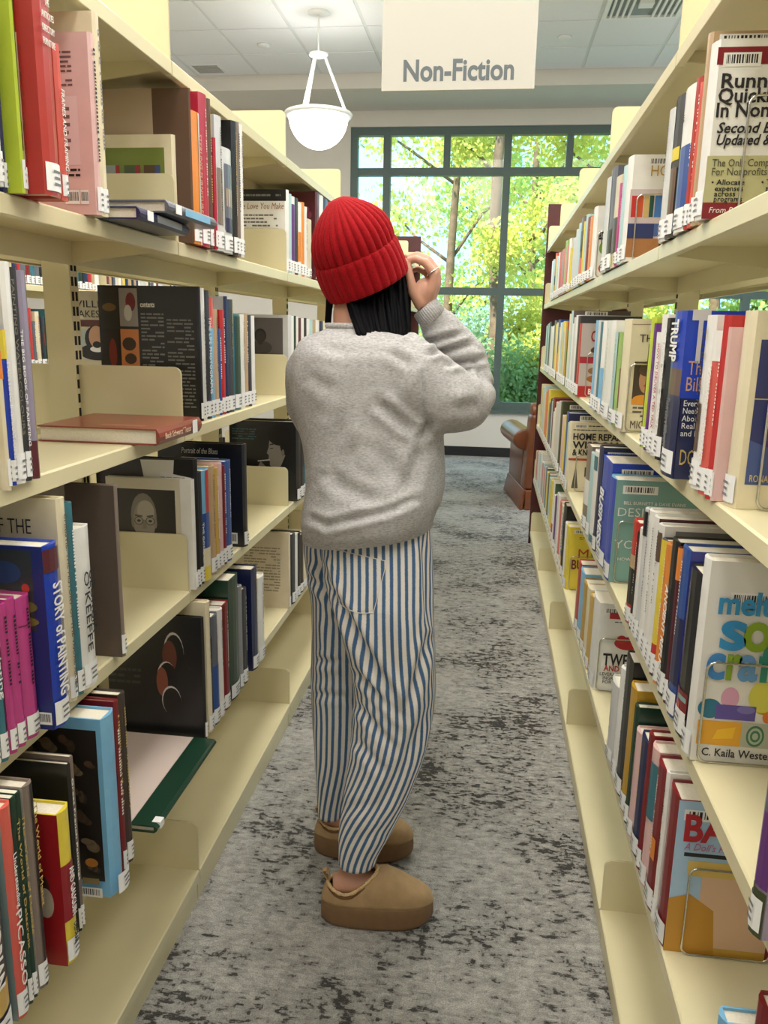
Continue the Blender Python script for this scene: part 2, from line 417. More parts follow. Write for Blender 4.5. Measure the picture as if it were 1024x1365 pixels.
XN = XL-2*CORE-0.96      # next range to the left, seen through the gaps
for i in range(5):
    bay(XN, YL0+(i-0)*SP, 1, f'cream shelving bay, {names_l[i]} in the range behind the left one', 'back range shelving bays', end=(i == 4), start=(i == 0), faces=(0,), slots=False)
# ------------------------------------------------------------------ books
PAL = {'white': (232, 230, 224), 'cream': (226, 214, 182), 'pale grey': (206, 206, 204), 'grey': (150, 150, 152), 'slate': (96, 100, 112), 'charcoal': (52, 52, 56), 'black': (24, 24, 27),
       'navy': (28, 36, 78), 'blue': (40, 78, 150), 'royal blue': (22, 62, 178), 'sky blue': (120, 178, 214), 'teal': (52, 112, 126), 'pale teal': (176, 208, 210), 'sage': (128, 168, 160), 'dark green': (22, 56, 40),
       'olive': (64, 70, 42), 'lime': (190, 208, 62), 'leaf green': (152, 186, 104), 'yellow': (226, 204, 66), 'mustard': (188, 146, 40), 'gold': (202, 166, 84), 'orange': (226, 138, 54), 'tan': (188, 158, 122),
       'brown': (98, 74, 60), 'dark brown': (58, 44, 38), 'taupe': (126, 112, 102), 'beige': (214, 200, 172), 'pink': (214, 130, 140), 'pale pink': (222, 184, 180), 'magenta': (186, 60, 132), 'purple': (96, 44, 120),
       'lilac': (148, 138, 158), 'crimson': (176, 36, 60), 'red': (190, 40, 40), 'brick red': (176, 52, 44), 'dark red': (124, 22, 30), 'maroon': (86, 28, 38), 'coral': (216, 96, 84), 'rust': (136, 62, 46)}
def cmat(c):
    if isinstance(c, str): return mat('book_'+c.replace(' ', '_'), PAL[c], 0.32, vary=0.05, scale=22, coat=0.25)
    return mat('print_%d_%d_%d' % c, c, 0.36, coat=0.2)
paper = mat('book_pages', (228, 220, 200), 0.85, vary=0.06, scale=300)
label_m = mat('call_label_white', (238, 238, 236), 0.5)
INK = {'w': (236, 234, 228), 'k': (30, 28, 30), 'g': (196, 170, 96), 'r': (176, 36, 44), 'b': (40, 70, 140), 'y': (226, 206, 90), 'gr': (120, 120, 122)}
def ink(c):
    if isinstance(c, str): return mat('ink_'+c.replace(' ', '_'), INK[c] if c in INK else PAL[c], 0.5)
    return mat('ink_%d_%d_%d' % c, c, 0.5)
PAGES = {}
def book(side, z, Xs, Ya, Yb, h, color, label, group, d=None, hard=True, art=(), title=None, lab=True, lean=0.0, turn=0.0, us=1.0):
    """Ya = near edge, Yb = far edge of the spine"""
    t = max(0.004, Yb-Ya); d = d or min(0.205, max(0.13, h*0.70)); L = side == 'L'
    r = thing('book', label, 'book', (Xs, Ya if L else Yb, z), (0 if L else PI)+turn, group)
    if lean: r.rotation_euler.x = lean if L else -lean
    b = 0.0028 if hard and t > 0.012 else 0.0011; o = 0.004 if hard and t > 0.012 else 0.0006; bl = min(0.004, t*0.14)
    pr = [(-d, 0), (-0.003, 0)]
    k = 4 if t > 0.01 else 2
    pr += [(-0.003+(0.003+bl)*math.sin(PI*i/k), t*i/k) for i in range(1, k)]
    pr += [(-0.003, t), (-d, t), (-d, t-b), (-0.0032, t-b), (-0.0032, b), (-d, b)]
    cm = cmat(color)
    MB().prism(pr, 'z', 0, h).build('cover', cm, r)
    MB().box(-d+o, -0.0035, b, t-b, o, h-o).build('pages', paper, r)
    sx = bl+0.0005
    e = [0.0004]
    mats = []; pb = MB()
    def mi(c):
        m = ink(c) if (isinstance(c, str) and c in INK) else cmat(c)
        if m not in mats: mats.append(m)
        return mats.index(m)
    def P(u, v, on):            # point on spine ('S') or on the near cover ('C')
        if on == 'S': return (-0.003+(0.003+bl)*math.sin(PI*u)+0.0006+e[0], u*t, v*h)
        return ((-d+u*d), -e[0], v*h) if L else (-u*d, t+e[0], v*h)
    def quad(u0, u1, v0, v1, c, on):
        if on == 'S':
            n_ = max(1, math.ceil((u1-u0)*4)); us_ = [u0+(u1-u0)*i/n_ for i in range(n_+1)]
            pb.add([P(u, v0, on) for u in us_]+[P(u, v1, on) for u in us_], [(i, i+1, n_+2+i, n_+1+i) for i in range(n_)], mi(c))
        else: pb.add([P(u0, v0, on), P(u1, v0, on), P(u1, v1, on), P(u0, v1, on)], [(0, 1, 2, 3)], mi(c))
        e[0] += 0.00012
    ax_c = (1, 0, 0) if L else (-1, 0, 0)
    U = (lambda u: 1-(1-u)*us) if L else (lambda u: u*us)
    def scaled(a):
        a = list(a)
        if a[0] in ('C', 'B', 'lines'): a[1] = U(a[1]); a[2] = U(a[2])
        elif a[0] == 'E': a[1] = U(a[1]); a[3] *= us
        elif a[0] == 'P': a[1] = [(U(u), v) for u, v in a[1]]
        elif a[0] == 'T':
            a[2] = U(a[2])
            if len(a) > 6: a[6] *= us
        return a
    art = [scaled(a) for a in art] if us != 1.0 else art
    for a in art:
        if a[0] in 'SC' and len(a[0]) == 1: quad(a[1], a[2], a[3], a[4], a[5], a[0])
        elif a[0] == 'E':
            n = 20; pb.add([P(a[1]+a[3]*math.cos(2*PI*i/n), a[2]+a[4]*math.sin(2*PI*i/n), 'C') for i in range(n)], [tuple(range(n))], mi(a[5])); e[0] += 0.00012
        elif a[0] == 'P':
            pb.add([P(u, v, 'C') for u, v in a[1]], [tuple(range(len(a[1])))], mi(a[2])); e[0] += 0.00012
        elif a[0] == 'B':
            quad(a[1], a[2], a[3], a[4], 'w', 'C'); du = (a[2]-a[1]); rr = random.Random(len(label)); u = a[1]+du*0.08
            while u < a[2]-du*0.1:
                w = du*rr.choice((0.015, 0.03, 0.045)); pb.add([P(u, a[3]+(a[4]-a[3])*.22, 'C'), P(u+w, a[3]+(a[4]-a[3])*.22, 'C'), P(u+w, a[4]-(a[4]-a[3])*.14, 'C'), P(u, a[4]-(a[4]-a[3])*.14, 'C')], [(0, 1, 2, 3)], mi('k')); u += w+du*rr.choice((0.02, 0.035))
        elif a[0] == 'lines':   # unreadable small print: (u0,u1,v0,v1,n,colour)
            rr = random.Random(3); n = a[5]
            for i in range(n):
                v1 = a[4]-(a[4]-a[3])*i/n; u = a[1]
                while u < a[2]*0.98:
                    w = min(rr.uniform(0.03, 0.10), a[2]-u)
                    if rr.random() < 0.85: pb.add([P(u, v1-0.45*(a[4]-a[3])/n, 'C'), P(u+w, v1-0.45*(a[4]-a[3])/n, 'C'), P(u+w, v1, 'C'), P(u, v1, 'C')], [(0, 1, 2, 3)], mi(a[6]))
                    u += w+0.012
            e[0] += 0.00012
    # spine title marks when no readable title is given
    if title and t > 0.006 and not any(a[0] == 'ST' for a in art):
        rr = random.Random(int(Ya*1e4) % 9973); v = 0.92*h; w_ = min(0.42, 0.0055/t); u0 = 0.5-w_/2; stop = h*rr.uniform(0.3, 0.5)
        while v > stop:
            l = rr.uniform(0.002, 0.0042)
            if rr.random() < 0.84: quad(u0, u0+w_*rr.uniform(0.7, 1), (v-l)/h, v/h, title, 'S'); e[0] -= 0.00012
            v -= l+0.0022
    if pb.f: pb.build('print', mats, r)['kind'] = 'stuff'
    if lab:
        m = MB(); z0 = 0.006; z1 = min(0.042, h*0.17); us_ = [0.05+0.9*i/4 for i in range(5)]
        X_ = lambda u: -0.003+(0.003+bl)*math.sin(PI*u)+0.0012+e[0]
        m.add([(X_(u), u*t, zz) for zz in (z0, z1) for u in us_], [(i, i+1, 6+i, 5+i) for i in range(4)], 0)
        for q in range(3):
            zz = z1-0.009-q*0.008; wq = (0.22, 0.16, 0.2)[q]
            m.add([(X_(0.5)+0.0002, t*(0.5-wq), zz-0.0035), (X_(0.5)+0.0002, t*(0.5+wq), zz-0.0035), (X_(0.5)+0.0002, t*(0.5+wq), zz), (X_(0.5)+0.0002, t*(0.5-wq), zz)], [(0, 1, 2, 3)], 1)
        m.build('call_label', [label_m, ink('gr')], r)
    for a in art:
        if a[0] == 'T':         # ('T', body, u, v, size, colour, width, bold, shear)
            _, s, u, v, size, c = a[:6]; p = P(u, v, 'C'); p = (p[0], -e[0]-0.0004 if L else t+e[0]+0.0004, p[2])
            text(r, s, p, ax_c, (0, 0, 1), size, ink(c), width=a[6] if len(a) > 6 else None, bold=a[7] if len(a) > 7 else 0, shear=a[8] if len(a) > 8 else 0, name='cover_lettering')
        elif a[0] == 'ST':      # ('ST', body, vtop, width fraction of h, colour, size fraction of t, centre u)
            _, s, v, wf, c, sf = a[:6]; cu = a[6] if len(a) > 6 else 0.5
            text(r, s, (sx+0.0012+e[0], t*cu-t*sf*0.36, v*h), (0, 0, -1), (0, 1, 0), t*sf, ink(c), width=wf*h, bold=a[7] if len(a) > 7 else 0.0, name='spine_lettering')
        elif a[0] == 'HT':      # stacked words across the spine: ('HT', 'A|B', vtop, width fraction of t, colour)
            for q, wd in enumerate(a[1].split('|')):
                text(r, wd, (sx+0.0014+e[0], t*0.5, a[2]*h-q*0.016), (0, 1, 0), (0, 0, 1), 0.012, ink(a[4]), width=t*a[3]*min(1, len(wd)/8), align='CENTER', name='spine_lettering')
    return r

SIM = {'L': ['white', 'tan', 'navy', 'maroon', 'cream'], 'R': ['white', 'pale teal', 'pale grey', 'cream', 'coral', 'yellow', 'slate', 'white']}
def row(side, zi, Xs, where, group, items):
    z = ZS[zi]; rr = random.Random(zi*31+len(items)); prev = -9; n = 0
    y0s = YL0 if side == 'L' else YR0; ymax = 7.1 if side == 'L' else 5.325
    for it in items:
        xa, xb, yt, col = it[:4]; op = dict(it[4]) if len(it) > 4 else {}
        X = op.pop('X', Xs)
        Ya = max(y_on(xa, X, z), prev); Yb = max(y_on(xb, X, z), Ya+0.005)
        Ya0 = y_on(xa, X, z)
        h = op.pop('h', None) or (z_on(yt, X, Ya0)-z)
        h = min(max(h, 0.14), ZS[zi+1]-z-0.031)
        Yb = min(Yb, ymax)
        if Yb-Ya < 0.003: continue
        k = max(1, math.ceil((Yb-Ya)/0.10)) if Ya > 2.6 else 1
        look0 = op.pop('look', None)
        for q in range(k):
            a, b = Ya+(Yb-Ya)*q/k, Ya+(Yb-Ya)*(q+1)/k
            sm = y0s+round(((a+b)/2-y0s)/SP)*SP           # keep clear of the end plates at a seam
            if a < sm+0.006 and b > sm-0.006:
                if (a+b)/2 < sm: b = sm-0.006
                else: a = sm+0.006
                if b-a < 0.004: continue
            c = col if q == 0 else rr.choice(SIM[side]); n += 1
            look = look0 if (look0 and q == 0) else ('slim ' if b-a < 0.013 else 'thick ' if b-a > 0.034 else '')+c
            label = f'{look} book, {ORD[n]} from near end, {where}'
            o2 = op if q == 0 else {'title': rr.choice(['k', None]) if c in ('white', 'cream', 'pale grey', 'pale teal', 'tan', 'yellow') else 'w'}
            book(side, z+0.0004, X, a+0.0006, b-0.0006, h-(0 if q == 0 else rr.uniform(0, 0.03)), c, label, group, **o2)
        prev = Yb

W_, K_ = 'w', 'k'
# portrait stand-ins made of plain ellipses
def portrait(u, v, s, asp, skin, hair, coat, back=None):
    a = []
    a.append(('E', u, v-1.45*s*asp, 1.5*s, 0.95*s*asp, coat))
    a.append(('E', u, v-0.5*s*asp, 0.36*s, 0.6*s*asp, skin))
    a.append(('E', u, v+0.18*s*asp, 0.78*s, 0.95*s*asp, hair))
    a.append(('E', u+0.05*s, v, 0.6*s, 0.82*s*asp, skin))
    return a

# ---- left range, top book shelf (index 4)
row('L', 4, -0.628, 'left top book shelf, first bay', 'books on the left top book shelf', [
    (-30, 0, 0, 'white', {'h': 0.27, 'title': 'gr'}),
    (0, 7, 0, 'pale grey', {'h': 0.28, 'title': 'k'}),
    (7, 12, 13, 'navy', {'X': -0.65}),
    (12, 25, 0, 'lime', {'h': 0.295, 'title': 'dark green', 'look': 'lime green', 'art': [('S', 0.5, 0.98, 0.25, 1.0, 'leaf green'), ('S', 0.6, 0.95, 0.5, 0.62, 'maroon'), ('S', 0.55, 0.95, 0.18, 0.3, 'maroon')]}),
    (26, 35, 36, 'tan', {'art': [('ST', 'BOHEMIAN MODERN', 0.93, 0.72, (90, 60, 40), 0.7)]}),
    (56, 84, 0, 'brick red', {'h': 0.292, 'X': -0.602, 'd': 0.2, 'look': 'thick red directory', 'art': [('HT', 'THE|ANTIQUES|DIRECTORY|FURNITURE', 0.80, 0.72, 'w')], 'lab': True}),
    (85, 93, 56, 'coral', {'X': -0.606, 'look': 'slim coral red', 'art': [('ST', 'FRAMES AND FRAMING', 0.72, 0.52, 'w', 0.8)]}),
    (131, 138, 42, 'pale pink', {'d': 0.19, 'title': 'k', 'us': 0.4, 'look': 'pale pink-jacketed', 'art': [('C', 0.0, 0.68, 0.28, 0.66, (226, 196, 196)), ('lines', 0.1, 0.6, 0.7, 0.9, 8, (120, 90, 92)), ('lines', 0.08, 0.5, 0.34, 0.6, 6, (120, 90, 92)), ('lines', 0.3, 0.66, 0.2, 0.26, 2, 'k'), ('B', 0.3, 0.62, 0.06, 0.14), ('B', 0.64, 0.82, 0.06, 0.14)]}),
    (138.5, 146, 14, 'cream', {'title': 'gr', 'look': 'tall cream'}),
])
row('L', 4, -0.632, 'left top book shelf, second bay', 'books on the left top book shelf', [
    (234.5, 239, 179, 'cream', {'X': -0.664, 'd': 0.185, 'look': 'cream green-panelled', 'lab': False, 'art': [('C', 0.10, 0.90, 0.1, 0.88, (116, 130, 58)), ('C', 0.2, 0.38, 0.3, 0.72, (150, 160, 160)), ('C', 0.43, 0.62, 0.3, 0.72, (76, 90, 60)), ('C', 0.66, 0.85, 0.3, 0.72, (92, 70, 50)), ('C', 0.33, 0.38, 0.6, 0.72, (160, 50, 50)), ('C', 0.56, 0.62, 0.6, 0.72, (150, 50, 60)), ('C', 0.79, 0.85, 0.6, 0.72, (60, 80, 130)), ('C', 0.2, 0.85, 0.3, 0.42, (122, 122, 82))]}),
    (243, 253, 104, 'brown', {'d': 0.235, 'title': 'dark brown', 'lab': False, 'look': 'tall brown half-bound', 'art': [('C', 0.0, 0.66, 0.0, 1.0, (186, 166, 142))]}),
    (253.5, 271, 141, 'orange', {'art': [('S', 0.5, 1, 0, 1, 'white'), ('ST', 'STERLING FURNITURE', 0.85, 0.6, 'tan', 0.4, 0.7)], 'look': 'orange and white'}),
    (271, 281.5, 117, 'crimson', {'title': 'w', 'd': 0.22}),
    (281.5, 285.5, 124, 'brown', {'title': 'g'}),
    (286, 291, 181, 'crimson', {'X': -0.626}),
    (291, 299.5, 152, 'pale grey', {'art': [('S', 0.1, 0.95, 0.2, 0.62, 'taupe')], 'title': 'k'}),
    (300, 312, 195, 'pale grey', {'art': [('S', 0.1, 0.95, 0.22, 0.85, 'slate'), ('S', 0.2, 0.8, 0.45, 0.62, 'tan'), ('S', 0.15, 0.8, 0.2, 0.34, 'navy')], 'look': 'grey and navy'}),
    (312.5, 318, 160, 'black', {'d': 0.22, 'title': 'g'}),
    (318, 322, 161, 'taupe', {'title': 'k'}),
    (322, 326, 162, 'white', {'title': 'gr'}),
])
row('L', 4, -0.655, 'left top book shelf, third bay', 'books on the left top book shelf', [
    (381.5, 386, 252, 'white', {'d': 0.165, 'look': 'white praise-covered', 'art': [('C', 0, 1, 0.86, 1.0, 'black'), ('lines', 0.1, 0.9, 0.89, 0.94, 1, 'gr'), ('T', 'The Love You Make', 0.03, 0.765, 0.026, (160, 110, 70), 0.15, 0.0, 0.25), ('lines', 0.15, 0.85, 0.24, 0.70, 11, (110, 104, 98)), ('E', 0.9, 0.5, 0.0, 0.0, 'w')]}),
    (386, 389, 258, 'pale teal', {}), (389, 393.5, 261, 'white', {'art': [('S', 0.0, 0.55, 0.1, 0.9, 'purple')]}),
    (393.5, 398, 263, 'charcoal', {'title': 'w'}), (398, 402.5, 269, 'white', {'art': [('S', 0, 0.6, 0.2, 0.6, 'orange')]}),
    (402.5, 406, 269, 'orange', {}), (406, 409.5, 275, 'white', {'title': 'k'}), (409.5, 416, 291, 'beige', {}),
    (421, 426, 246, 'maroon', {'d': 0.22, 'look': 'tall maroon', 'art': [('E', 0.86, 0.8, 0.03, 0.03, (140, 60, 90)), ('E', 0.9, 0.74, 0.03, 0.04, (140, 60, 90)), ('E', 0.86, 0.68, 0.04, 0.02, (130, 56, 84))]}),
    (426, 431, 249, 'white', {}), (431, 437, 255, 'navy', {'title': 'w'}), (437, 443, 262, 'brick red', {'title': 'w'}),
])
# ---- left range, second book shelf (index 3)
row('L', 3, -0.636, 'left second shelf, first bay', 'books on the left second shelf', [
    (-24, 0, 340, 'tan', {'title': 'k'}),
    (0, 17, 345, 'cream', {'X': -0.622, 'title': 'gr', 'art': [('S', 0, 0.8, 0.5, 0.62, 'orange')]}),
    (17, 24.5, 440, 'royal blue', {'art': [('S', 0, 1, 0.82, 1, 'yellow'), ('ST', 'PAINTING INSPIRATIONS', 0.8, 0.62, 'w', 0.75)]}),
    (24.5, 37, 348, 'white', {'art': [('ST', 'PAINTING WATERCOLOURS', 0.93, 0.7, (110, 105, 90), 0.42, 0.7)]}),
    (37, 44.5, 356, 'charcoal', {'art': [('ST', 'THE BIG BOOK OF PAINTING', 0.72, 0.55, 'w', 0.6)]}),
    (45, 55, 360, 'lilac', {'lab': False, 'look': 'lilac and maroon', 'art': [('S', 0, 1, 0.0, 0.19, 'maroon'), ('S', 0.84, 1, 0.0, 1, 'gold')]}),
])
row('L', 3, -0.662, 'left second shelf, second bay', 'books on the left second shelf', [
    (268, 272.5, 382, 'black', {'d': 0.236, 'look': 'big black photography', 'art': [
        ('C', 0.02, 0.20, 0.68, 0.98, (40, 34, 26)), ('E', 0.11, 0.84, 0.07, 0.03, (120, 92, 50)), ('C', 0.215, 0.40, 0.70, 0.98, (150, 142, 138)), ('E', 0.33, 0.88, 0.05, 0.07, (116, 30, 38)), ('E', 0.3, 0.8, 0.04, 0.06, (200, 196, 190)),
        ('C', 0.02, 0.20, 0.36, 0.66, (34, 26, 24)), ('E', 0.13, 0.5, 0.04, 0.11, (124, 36, 28)), ('C', 0.215, 0.40, 0.37, 0.68, (206, 128, 76)), ('E', 0.3, 0.57, 0.07, 0.05, (60, 44, 36)), ('E', 0.31, 0.46, 0.06, 0.04, (70, 50, 40)),
        ('C', 0.02, 0.20, 0.08, 0.34, (26, 26, 28)), ('E', 0.12, 0.24, 0.06, 0.07, (150, 150, 150)), ('C', 0.215, 0.40, 0.08, 0.35, (154, 104, 76)), ('E', 0.31, 0.26, 0.05, 0.07, (90, 60, 46)), ('C', 0.24, 0.38, 0.05, 0.14, (64, 160, 196)),
        ('T', 'contents', 0.43, 0.845, 0.017, 'w', 0.034, 0.02), ('lines', 0.43, 0.66, 0.10, 0.80, 26, (122, 120, 118)), ('lines', 0.69, 0.96, 0.06, 0.76, 26, (112, 110, 108))]}),
    (272.5, 277, 384, 'white', {'art': [('ST', 'THE BOOK OF PHOTOGRAPHY', 0.86, 0.7, 'k', 0.8)]}),
    (277, 283.5, 387, 'charcoal', {'art': [('ST', 'TIME LIFE PHOTOGRAPHS', 0.8, 0.6, 'w', 0.7)]}),
    (283.5, 287.5, 396, 'sky blue', {'art': [('S', 0, 1, 0.75, 1, 'coral')]}), (287.5, 293.5, 412, 'tan', {'title': 'k'}), (293.5, 297, 438, 'blue', {'title': 'w'}),
    (297, 302, 413, 'red', {'title': 'w'}), (302, 306, 395, 'pale grey', {'d': 0.22, 'art': [('S', 0, 1, 0, 1, 'navy')]}), (306, 314, 399, 'charcoal', {'title': 'g'}),
    (314, 323, 419, 'teal', {'art': [('S', 0.1, 0.9, 0.02, 0.98, 'dark green')]}), (323, 327.5, 419, 'white', {'title': 'dark green'}), (327.5, 332, 418, 'tan', {'title': 'w'}), (332, 336.5, 420, 'charcoal', {}), (336.5, 341, 421, 'white', {}),
])
row('L', 3, -0.664, 'left second shelf, third bay', 'books on the left second shelf', [
    (385.5, 389, 420, 'pale grey', {'d': 0.2, 'look': 'grey photograph-covered', 'art': [('C', 0.02, 0.9, 0.02, 0.96, (96, 90, 88))]+portrait(0.52, 0.72, 0.13, 0.72, (44, 38, 36), (24, 22, 22), (66, 62, 60))+[('P', [(0.46, 0.48), (0.58, 0.48), (0.52, 0.3)], (200, 198, 194)), ('E', 0.18, 0.62, 0.07, 0.12, (58, 50, 46)), ('E', 0.16, 0.44, 0.1, 0.14, (150, 142, 134)), ('E', 0.18, 0.74, 0.12, 0.04, (50, 46, 44))]}),
    (389, 392, 421, 'white', {}), (392, 395, 421, 'dark green', {}), (395, 398, 422, 'white', {}), (398, 402, 424, 'maroon', {}), (402, 405.5, 424, 'white', {}), (405.5, 409, 424, 'black', {}), (409, 413, 425, 'white', {}), (413, 417, 426, 'pale teal', {}), (417, 421, 426, 'tan', {}), (421, 426, 427, 'white', {}), (426, 431, 428, 'navy', {}), (431, 437, 428, 'cream', {}),
])
# ---- left range, third book shelf (index 2)
row('L', 2, -0.632, 'left third shelf, first bay', 'books on the left third shelf', [
    (-22, -8, 725, 'white', {'title': 'k'}),
    (-8, 3, 722, 'cream', {'title': 'k'}),
    (3, 14, 719, 'teal', {'art': [('S', 0.75, 1, 0, 1, 'cream'), ('ST', 'Dutch Painting', 0.8, 0.5, 'w', 0.6, 0.4)]}),
    (16, 25.5, 808, 'magenta', {'title': 'k', 'look': 'slimmest magenta'}),
    (25.5, 37, 801, 'magenta', {'title': 'k', 'look': 'middle magenta'}),
    (37.5, 55, 800, 'magenta', {'title': 'k', 'look': 'fattest magenta', 'art': [('S', 0.03, 0.97, 0.80, 0.81, (120, 20, 80))]}),
    (72.5, 94, 731, 'royal blue', {'X': -0.61, 'd': 0.2, 'us': 0.42, 'look': 'blue water-lily painting', 'art': [('C', 0, 1, 0, 1, (34, 44, 110)), ('C', 0, 0.8, 0.55, 0.98, (52, 56, 60)), ('E', 0.45, 0.68, 0.4, 0.04, (110, 106, 50)), ('E', 0.5, 0.6, 0.36, 0.03, (122, 112, 46)), ('E', 0.3, 0.86, 0.3, 0.06, (44, 66, 110)), ('E', 0.66, 0.78, 0.07, 0.025, (190, 50, 40)), ('E', 0.2, 0.62, 0.06, 0.03, (170, 50, 50)), ('E', 0.2, 0.75, 0.2, 0.02, (90, 110, 60)), ('B', 0.72, 0.96, 0.03, 0.1), ('S', 0.02, 0.98, 0.86, 0.98, 'maroon'), ('ST', 'STORY of PAINTING', 0.80, 0.62, 'w', 0.78, 0.52, 0.02)]}),
    (95, 105, 666, 'cream', {'d': 0.225, 'look': 'tall cream arts', 'art': [('T', 'OF THE', 0.485, 0.83, 0.034, 'k', 0.07, -0.01), ('T', 'TS', 0.50, 0.70, 0.034, 'k', 0.025, -0.01), ('ST', 'CHRISTIE: THE HISTORY OF THE VISUAL ARTS', 0.93, 0.85, (90, 84, 70), 0.55)]}),
    (105.5, 113.5, 672, 'teal', {'title': 'w'}),
    (114, 132, 707, 'white', {'art': [('ST', 'GEORGIA', 0.74, 0.40, 'k', 0.5, 0.72), ('ST', "O'KEEFFE", 0.74, 0.5, 'k', 0.5, 0.34)], 'look': 'white artist monograph'}),
    (163.5, 169, 648, 'taupe', {'d': 0.235, 'look': 'big taupe jacketed', 'art': [('C', 0.0, 0.62, 0, 1, (158, 146, 136)), ('C', 0.62, 1, 0, 1, (84, 70, 62))]}),
])
row('L', 2, -0.640, 'left third shelf, second bay', 'books on the left third shelf', [
    (257, 264, 642, 'white', {'d': 0.2, 'look': 'white portrait-covered', 'art': [('C', 0, 0.86, 0.0, 1, (214, 206, 186)), ('C', 0.06, 0.80, 0.28, 0.90, (50, 46, 42))]+[('E', 0.43, 0.30, 0.30, 0.09, (34, 32, 30)), ('P', [(0.38, 0.28), (0.50, 0.28), (0.48, 0.42), (0.40, 0.42)], (150, 142, 130)), ('E', 0.43, 0.66, 0.150, 0.205, (128, 122, 112)), ('E', 0.435, 0.61, 0.128, 0.19, (150, 141, 128)), ('E', 0.455, 0.70, 0.10, 0.10, (178, 170, 156)), ('E', 0.30, 0.60, 0.018, 0.05, (128, 120, 108)), ('E', 0.565, 0.60, 0.018, 0.05, (138, 130, 118)), ('P', [(0.325, 0.655), (0.415, 0.65), (0.415, 0.662), (0.33, 0.672)], (84, 78, 70)), ('P', [(0.465, 0.65), (0.545, 0.655), (0.54, 0.672), (0.465, 0.662)], (84, 78, 70)), ('E', 0.372, 0.615, 0.052, 0.038, (40, 38, 36)), ('E', 0.372, 0.615, 0.045, 0.032, (158, 149, 136)), ('E', 0.372, 0.615, 0.022, 0.012, (56, 50, 46)), ('E', 0.505, 0.615, 0.052, 0.038, (40, 38, 36)), ('E', 0.505, 0.615, 0.045, 0.032, (164, 155, 142)), ('E', 0.505, 0.615, 0.022, 0.012, (56, 50, 46)), ('P', [(0.425, 0.625), (0.452, 0.625), (0.466, 0.545), (0.412, 0.545)], (134, 125, 112)), ('P', [(0.385, 0.495), (0.49, 0.497), (0.487, 0.512), (0.39, 0.512)], (84, 74, 68)), ('P', [(0.38, 0.46), (0.5, 0.46), (0.47, 0.43), (0.41, 0.43)], (132, 123, 112))]}),
    (264, 268.5, 613, 'black', {'d': 0.23, 'look': 'black slip-stuffed', 'art': [('C', 0.02, 0.5, 0.05, 0.9, (44, 26, 30)), ('P', [(0.5, 0.8), (0.78, 0.82), (0.80, 0.99), (0.46, 0.985)], (226, 224, 218)), ('P', [(0.62, 0.72), (0.95, 0.70), (0.97, 0.86), (0.66, 0.9)], (232, 230, 226)), ('lines', 0.66, 0.92, 0.74, 0.86, 4, 'gr')]}),
    (268.5, 273, 630, 'charcoal', {'art': [('ST', 'THE GOOD LIFE', 0.55, 0.4, 'w', 0.7)]}),
    (273, 282.5, 629, 'sky blue', {'look': 'red, blue and yellow', 'art': [('S', 0.3, 1, 0.62, 1, 'red'), ('S', 0.02, 1, 0.30, 0.62, 'blue'), ('S', 0.02, 1, 0.0, 0.13, 'yellow'), ('S', 0.02, 0.95, 0.13, 0.3, 'cream')], 'lab': False}),
    (282.5, 289.5, 623, 'tan', {'title': 'brown'}), (289.5, 294, 625, 'gold', {'title': 'w'}), (294, 299, 619, 'pale pink', {'title': 'maroon'}),
    (299, 303, 622, 'dark red', {'title': 'w'}), (303, 310.5, 616, 'blue', {'title': 'w'}),
    (326, 331, 593, 'black', {'d': 0.235, 'look': 'tall black blues-portrait', 'art': [('T', 'Portrait of the Blues', 0.28, 0.90, 0.022, 'w', 0.10, 0, 0.2), ('C', 0.28, 0.72, 0.855, 0.862, 'w'), ('B', 0.78, 0.92, 0.03, 0.14)]}),
])
row('L', 2, -0.640, 'left third shelf, third bay', 'books on the left third shelf', [
    (396, 401, 563, 'black', {'d': 0.235, 'look': 'big black smoker-portrait', 'art': [('lines', 0.04, 0.4, 0.75, 0.9, 5, (70, 110, 120))]+[('P', [(0.50, 0.0), (0.98, 0.0), (0.98, 0.34), (0.84, 0.44), (0.66, 0.38), (0.55, 0.25)], (34, 36, 38)), ('P', [(0.60, 0.80), (0.585, 0.68), (0.555, 0.60), (0.585, 0.575), (0.58, 0.52), (0.60, 0.50), (0.60, 0.45), (0.66, 0.41), (0.76, 0.44), (0.84, 0.60), (0.80, 0.80)], (146, 138, 130)), ('E', 0.74, 0.83, 0.17, 0.13, (14, 13, 14)), ('E', 0.84, 0.72, 0.09, 0.14, (14, 13, 14)), ('E', 0.795, 0.61, 0.022, 0.045, (128, 118, 110)), ('P', [(0.60, 0.70), (0.66, 0.71), (0.66, 0.725), (0.60, 0.715)], (40, 36, 34)), ('P', [(0.605, 0.655), (0.65, 0.66), (0.65, 0.672), (0.605, 0.667)], (60, 54, 50)), ('P', [(0.40, 0.30), (0.50, 0.20), (0.58, 0.30), (0.55, 0.42), (0.46, 0.50), (0.43, 0.44)], (140, 130, 122)), ('P', [(0.42, 0.49), (0.60, 0.51), (0.60, 0.525), (0.42, 0.505)], (206, 202, 196))]}),
    (401, 406, 562, 'black', {'d': 0.235, 'look': 'second big black'}), (406, 410, 570, 'teal', {}), (410, 416, 575, 'white', {}), (416, 422, 570, 'charcoal', {}), (422, 428, 572, 'maroon', {}),
])
